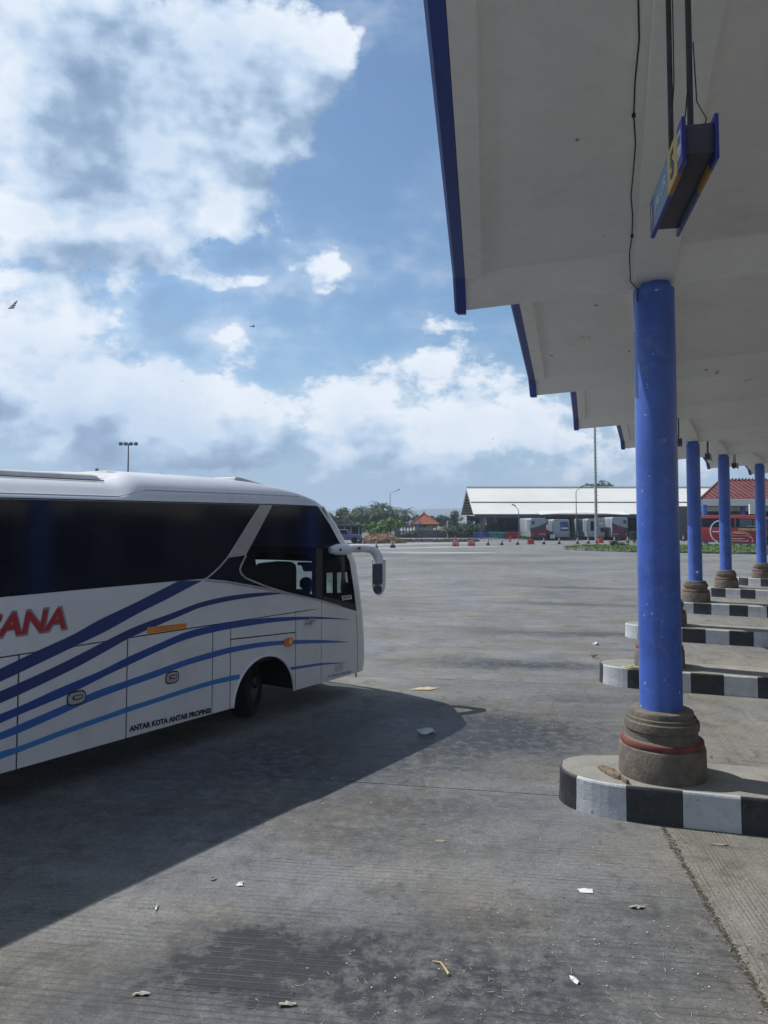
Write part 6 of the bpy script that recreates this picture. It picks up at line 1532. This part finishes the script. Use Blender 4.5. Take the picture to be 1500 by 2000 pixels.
mb = MB(); mb.box(xe, X1, yf - .2, yf, z1, zE - .02); mb.prism([(xe - .2, yf - .2), (xe - .003, yf - .2), (xe * yk / yf - .003, yk), (xe * yk / yf - .2, yk)], z1, zE - .02); mb.box(xe * yk / yf + .01, X1, yf + .01, yk, z1 + .2, z1 + .4); mb.build('fascia', M_CREAM, wg)
z2 = depth_pt(1370, 1003, 90).z
mb = MB(); mb.box(xe + .3, X1, yf + 2.5, yf + 2.8, z2 + .3, z1 - .05); mb.build('beam', M_CREAM, wg)
for px_, w_px in ((1377.5, 12), (1452, 12), (1530, 12), (1605, 12)):
    q = depth_pt(px_, 1063, 88.5 if px_ < 1400 else 91.5); w = w_px * q.y / 3000
    mb = MB(); mb.lathe([(w * .95, .0), (w * .95, .25), (w * .8, .3), (w * .8, z1 + .1)], 14, c=(q.x, q.y, 0)); mb.build('blue_post', M_BLUE, wg, smooth=True)
mb = MB(); mb.box(xe + 1, X1, yk - .3, yk, 0, z1 + .2); mb.build('back_wall', mat('wing_back', (.10, .10, .12), .9), wg)
a = depth_pt(1472, 985, 88); mb = MB(); mb.box(a.x - .45, a.x + .6, 88, 88.3, depth_pt(1472, 1004, 88).z, a.z); mb.build('white_block', M_CREAM, wg)
# red bus
M_RB = mat('red_bus_paint', (.30, .018, .02), .3, coat=.4); M_GOLD = mat('gold_letter', (.75, .52, .26), .5); M_PNK = mat('pale_line', (.55, .42, .42), .5)
a = ground_pt(1362, 1065, 0); b = ground_pt(1500, 1067.5, 0); d_ = (b - a).normalized(); Lb = 8.3
rbx = thing('red_bus', 'red bus with gold lettering parked under the red roofed wing', 'bus', (a.x, a.y + 1.0, 0), math.atan2(d_.y, d_.x) + R(2))
T = Matrix(((1, 0, 0, 0), (0, 0, 1, 0), (0, 1, 0, 0), (0, 0, 0, 1)))
prof = [(0, .35), (Lb - .1, .35), (Lb, .6), (Lb, 1.2), (Lb - .15, 1.9), (Lb - .55, 2.7), (Lb - .9, 3.0), (Lb - 1.8, 3.2), (Lb - 3.4, 3.3), (.15, 3.25), (0, 3.0)]
mb = MB(); mb.prism(prof, 0, 2.3, M=T); mb.build('bus_body', M_RB, rbx, bevel=.08)
wz = 1.95
mb = MB(); mb.prism([(Lb - 4.0, wz), (Lb - .45, wz - .12), (Lb - .62, 2.35), (Lb - 1.0, 2.78), (Lb - 4.0, 2.95)], -.012, -.001, M=T); mb.build('window', M_GL, rbx)
mb = MB(); mb.prism([(Lb - 3.6, wz + .1), (Lb - 2.4, wz + .05), (Lb - 2.4, 2.8), (Lb - 3.6, 2.85)], -.022, -.013, M=T); mb.prism([(Lb - 2.3, wz + .05), (Lb - .75, wz + .0), (Lb - .95, 2.5), (Lb - 2.3, 2.75)], -.022, -.013, M=T); mb.build('window_pane', mat('pane_grey', (.06, .08, .09), .15), rbx)
mb = MB(); mb.prism([(.6, wz), (Lb - 4.1, wz), (Lb - 4.1, 2.95), (.6, 2.95)], -.012, -.001, M=T); mb.build('window', M_GL, rbx)
def rbt(s, u0, u1, w0, h, m, nm='lettering'):
    me = text_mesh(nm, s, u1 - u0, h, m, .02, depth=.003); return link(nm, me, rbx, M=Matrix(((1, 0, 0, u0), (0, 0, -1, -.03), (0, 1, 0, w0), (0, 0, 0, 1))))
rbt('GUNUNG HARTA', Lb - 3.75, Lb - 1.75, 1.62, .26, M_GOLD); rbt('SOLUTIONS', Lb - 3.0, Lb - 1.9, 2.02, .11, M_PNK, 'window_lettering')
def rline(pts, r=.028):
    mb = MB(); mb.tube([(x, -.012, z_) for x, z_ in pts], r, 4); mb.build('drawn_line', M_PNK, rbx)
rline([(Lb - 4.6, 1.45), (Lb - 3.2, 1.45), (Lb - 2.9, 1.35), (Lb - 2.6, 1.1), (Lb - 2.4, .8), (Lb - 2.35, .5), (Lb - 2.5, .45)]); rline([(Lb - 4.6, 1.3), (Lb - 3.1, 1.3), (Lb - 2.8, 1.0), (Lb - 2.5, .85)]); rline([(Lb - 4.6, 1.05), (Lb - 3.0, 1.05)], .02); rline([(Lb - 4.6, .75), (Lb - 3.1, .75)], .02); rline([(Lb - 4.6, .5), (Lb - 2.9, .5), (Lb - 2.8, .6), (Lb - 2.9, .7)], .022); rline([(Lb - 1.6, 1.3), (Lb - 1.0, 1.3)], .03)
cx_ = Lb - 5.6
arc = MB(); arc.tube([(cx_ + .95 * math.cos(t) * -1, -.02, 1.5 + 1.15 * math.sin(t)) for t in [R(-75) + R(240) * k_ / 24 for k_ in range(25)]], .06, 5); arc.box(cx_ - .02, cx_ + .16, -.03, -.013, .5, 2.3); arc.box(cx_ - .75, cx_ + .5, -.03, -.013, 1.42, 1.55); arc.build('white_emblem', M_PW, rbx)
for u in (Lb - 5.2, Lb - .95):
    hs = MB(); hs.lathe([(.56, 0), (.56, .01)], 20); link('wheel_arch', hs.mesh('wheel_arch', M_BK), rbx, M=Matrix.Translation((u, -.004, .5)) @ Matrix.Rotation(R(90), 4, 'X'))
    wm = MB(); wm.lathe([(.22, -.1), (.42, -.1), (.45, 0), (.42, .05), (.22, .06)], 24); w_o = link('wheel', wm.mesh('wheel', M_TYRE, True), rbx, M=Matrix.Translation((u, .0, .45)) @ Matrix.Rotation(R(90), 4, 'X'))
    rm = MB(); rm.lathe([(.22, .05), (.12, .03), (.06, .08)], 16); link('rim', rm.mesh('rim', M_RIM, True), w_o)
mb = MB(); mb.box(Lb - 4.6, Lb - 3.6, .6, 1.6, 3.26, 3.5); mb.tube([(Lb - 4.0, .4, 3.3), (Lb - 4.0, .4, 4.1)], .03, 5); mb.build('roof_fitting', M_DARK, rbx)
# small parked vehicle and motorbike shapes seen between the columns
q = ground_pt(1325, 1055, 0); ct = thing('parked_car', 'dark parked car with a pale front seen between the big and first slim columns', 'car', (q.x, q.y + 1, 0), R(-15))
mb = MB(); mb.prism([(-2.1, .3), (2.0, .3), (2.1, .7), (1.2, .95), (.6, 1.4), (-1.2, 1.45), (-2.0, .95)], -.8, .8, M=T); mb.build('car_body', mat('dark_car_paint', (.04, .04, .05), .3, coat=.5), ct, bevel=.07)
mb = MB(); mb.prism([(1.0, .95), (.5, 1.34), (-1.1, 1.38), (-1.7, .98)], -.815, .815, M=T); mb.build('window', M_GL, ct)
mb = MB(); mb.box(1.6, 2.12, -.7, -.2, .5, .75); mb.box(1.6, 2.12, .2, .7, .5, .75); mb.build('headlight', M_PW, ct)
for (x, y) in ((-1.3, -.75), (1.25, -.75), (-1.3, .75), (1.25, .75)):
    wm = MB(); wm.lathe([(.2, -.1), (.31, -.1), (.33, 0), (.31, .1), (.2, .1)], 16); link('wheel', wm.mesh('wheel', M_TYRE, True), ct, M=Matrix.Translation((x, y, .33)) @ Matrix.Rotation(R(90), 4, 'X'))

# ------------------------------------------------------------------ kites and birds in the sky
def kite(px, py, Y, label, kind):
    q = depth_pt(px, py, Y); s_ = Y / 1500
    if kind == 0:
        root = thing('kite', label, 'kite', q)
        pts_u = [(-9, -8.5), (2, -8), (4, -6), (9, 1), (9.5, 6), (9, 8.5), (6, 5), (0, 0), (-7, -6)]
        bands = [(-8.6, -6.2, 0), (-6.1, -3.7, 1), (-3.6, -1.3, 0), (-1.2, 1.3, 1), (1.4, 3.2, 0), (3.3, 8.4, 2)]
        for z0, z1_, c in bands:
            def xr_(z): # left and right edges at height z
                l = -9 + (z + 8.5) * (18 / 17.0); r_ = 3 + (z + 8.5) * .42
                return l, min(max(r_, l + .8), 9.6)
            l0, r0 = xr_(z0); l1, r1 = xr_(z1_); mb = MB()
            mb.add([(l0 * s_, 0, z0 * s_), (r0 * s_, .1, z0 * s_ + 1.2 * s_), (r1 * s_, .1, z1_ * s_ + 1.2 * s_), (l1 * s_, 0, z1_ * s_), (l0 * s_, .03, z0 * s_), (r0 * s_, .13, z0 * s_ + 1.2 * s_), (r1 * s_, .13, z1_ * s_ + 1.2 * s_), (l1 * s_, .03, z1_ * s_)], [(0, 1, 2, 3), (7, 6, 5, 4), (0, 4, 5, 1), (3, 2, 6, 7)])
            mb.build('kite_panel', (M_KB, mat('kite_white', (.7, .7, .72), .8), mat('kite_dark', (.08, .12, .2), .8))[c] if c != 0 else mat('kite_red', (.30, .05, .09), .8), root)
    else:
        root = thing('kite', label, 'kite', q); m = mat('kite_brown', (.16, .12, .12), .8)
        def pl(nm, pts):
            mb = MB(); mb.prism([(x * s_, z_ * s_) for x, z_ in pts], 0, .05, M=T); mb.build(nm, m, root)
        pl('kite_wing', [(5, 0), (2.6, 2.8), (1.4, 2.2), (0, 0), (1, -2.8), (3.4, -1.6)]); pl('kite_tail', [(0, .3), (-5.5, 1.6), (-3.2, .4), (-5.8, -1.9), (-2.4, -.9), (0, -.6)])
kite(24, 595, 120, 'red and white striped kite flying at the left edge of the sky', 0); kite(493, 637, 120, 'small brown bird shaped kite flying above the coach', 1)
def bird(px, py, Y, label):
    q = depth_pt(px, py, Y); root = thing('bird', label, 'bird', q, 0, 'birds in the sky'); m = mat('bird_dark', (.05, .05, .06), .8); s_ = Y / 1500
    mb = MB(); mb.lathe([(.01, -1.2), (.35, -.5), (.4, .3), (.05, 1.1)], 8); mb.v = [(z_ * s_, y * s_, x * s_) for x, y, z_ in mb.v]; mb.build('body', m, root, smooth=True)
    for s2 in (-1, 1): mb = MB(); mb.add([(.4 * s_, 0, .1 * s_), (-.4 * s_, 0, .1 * s_), (-.9 * s_, s2 * 1.0 * s_, 1.6 * s_), (.1 * s_, s2 * .8 * s_, 1.4 * s_)], [(0, 1, 2, 3)]); mb.build('wing', m, root)
for px, py, lb in ((174, 528, 'small dark bird high over the coach, upper one at the left'), (258, 546, 'small dark bird right of the upper left one'), (356, 744, 'small dark bird low over the coach roof'), (518, 787, 'small dark bird over the front half of the coach'), (963, 858, 'tiny dark bird above the long shed'), (724, 937, 'tiny dark bird left of the street lamp')):
    bird(px, py, 90, lb)

# ------------------------------------------------------------------ hills and haze
hl_ = MB(); rows = []
for j, Y in enumerate((2300, 2500, 2900)):
    for k_ in range(161):
        x = -2400 + k_ * 30; h = (36 + 16 * mn.noise(Vector((x * .0018, j * .4, 0))) + 7 * mn.noise(Vector((x * .008, j, 2)))) * (0 if j == 0 else (.8 if j == 1 else 1.1)) * (1 if x < 600 else max(.3, 1 - (x - 600) / 1500))
        hl_.v.append((x, Y, h - 2))
for j in range(2):
    for k_ in range(160): hl_.f.append((j * 161 + k_, j * 161 + k_ + 1, (j + 1) * 161 + k_ + 1, (j + 1) * 161 + k_)); hl_.mi.append(0)
hl_.build('hills', mat('hill_green', (.06, .08, .05), .95, vary=.3, vscale=.01), None, smooth=True, kind='structure')
hzm = bpy.data.materials.new('haze_air'); hzm.use_nodes = True; ht = hzm.node_tree; ht.nodes.clear()
pv_ = ht.nodes.new('ShaderNodeVolumePrincipled'); pv_.inputs['Color'].default_value = (.70, .82, 1.0, 1); pv_.inputs['Density'].default_value = .00042; pv_.inputs['Anisotropy'].default_value = .2
ho = ht.nodes.new('ShaderNodeOutputMaterial'); ht.links.new(pv_.outputs[0], ho.inputs['Volume'])
hb2 = MB(); hb2.box(-3000, 3000, -400, 3300, -1.2, 66); hb2.build('haze', hzm, None, label='thin pale haze in the air', cat='haze', kind='stuff')
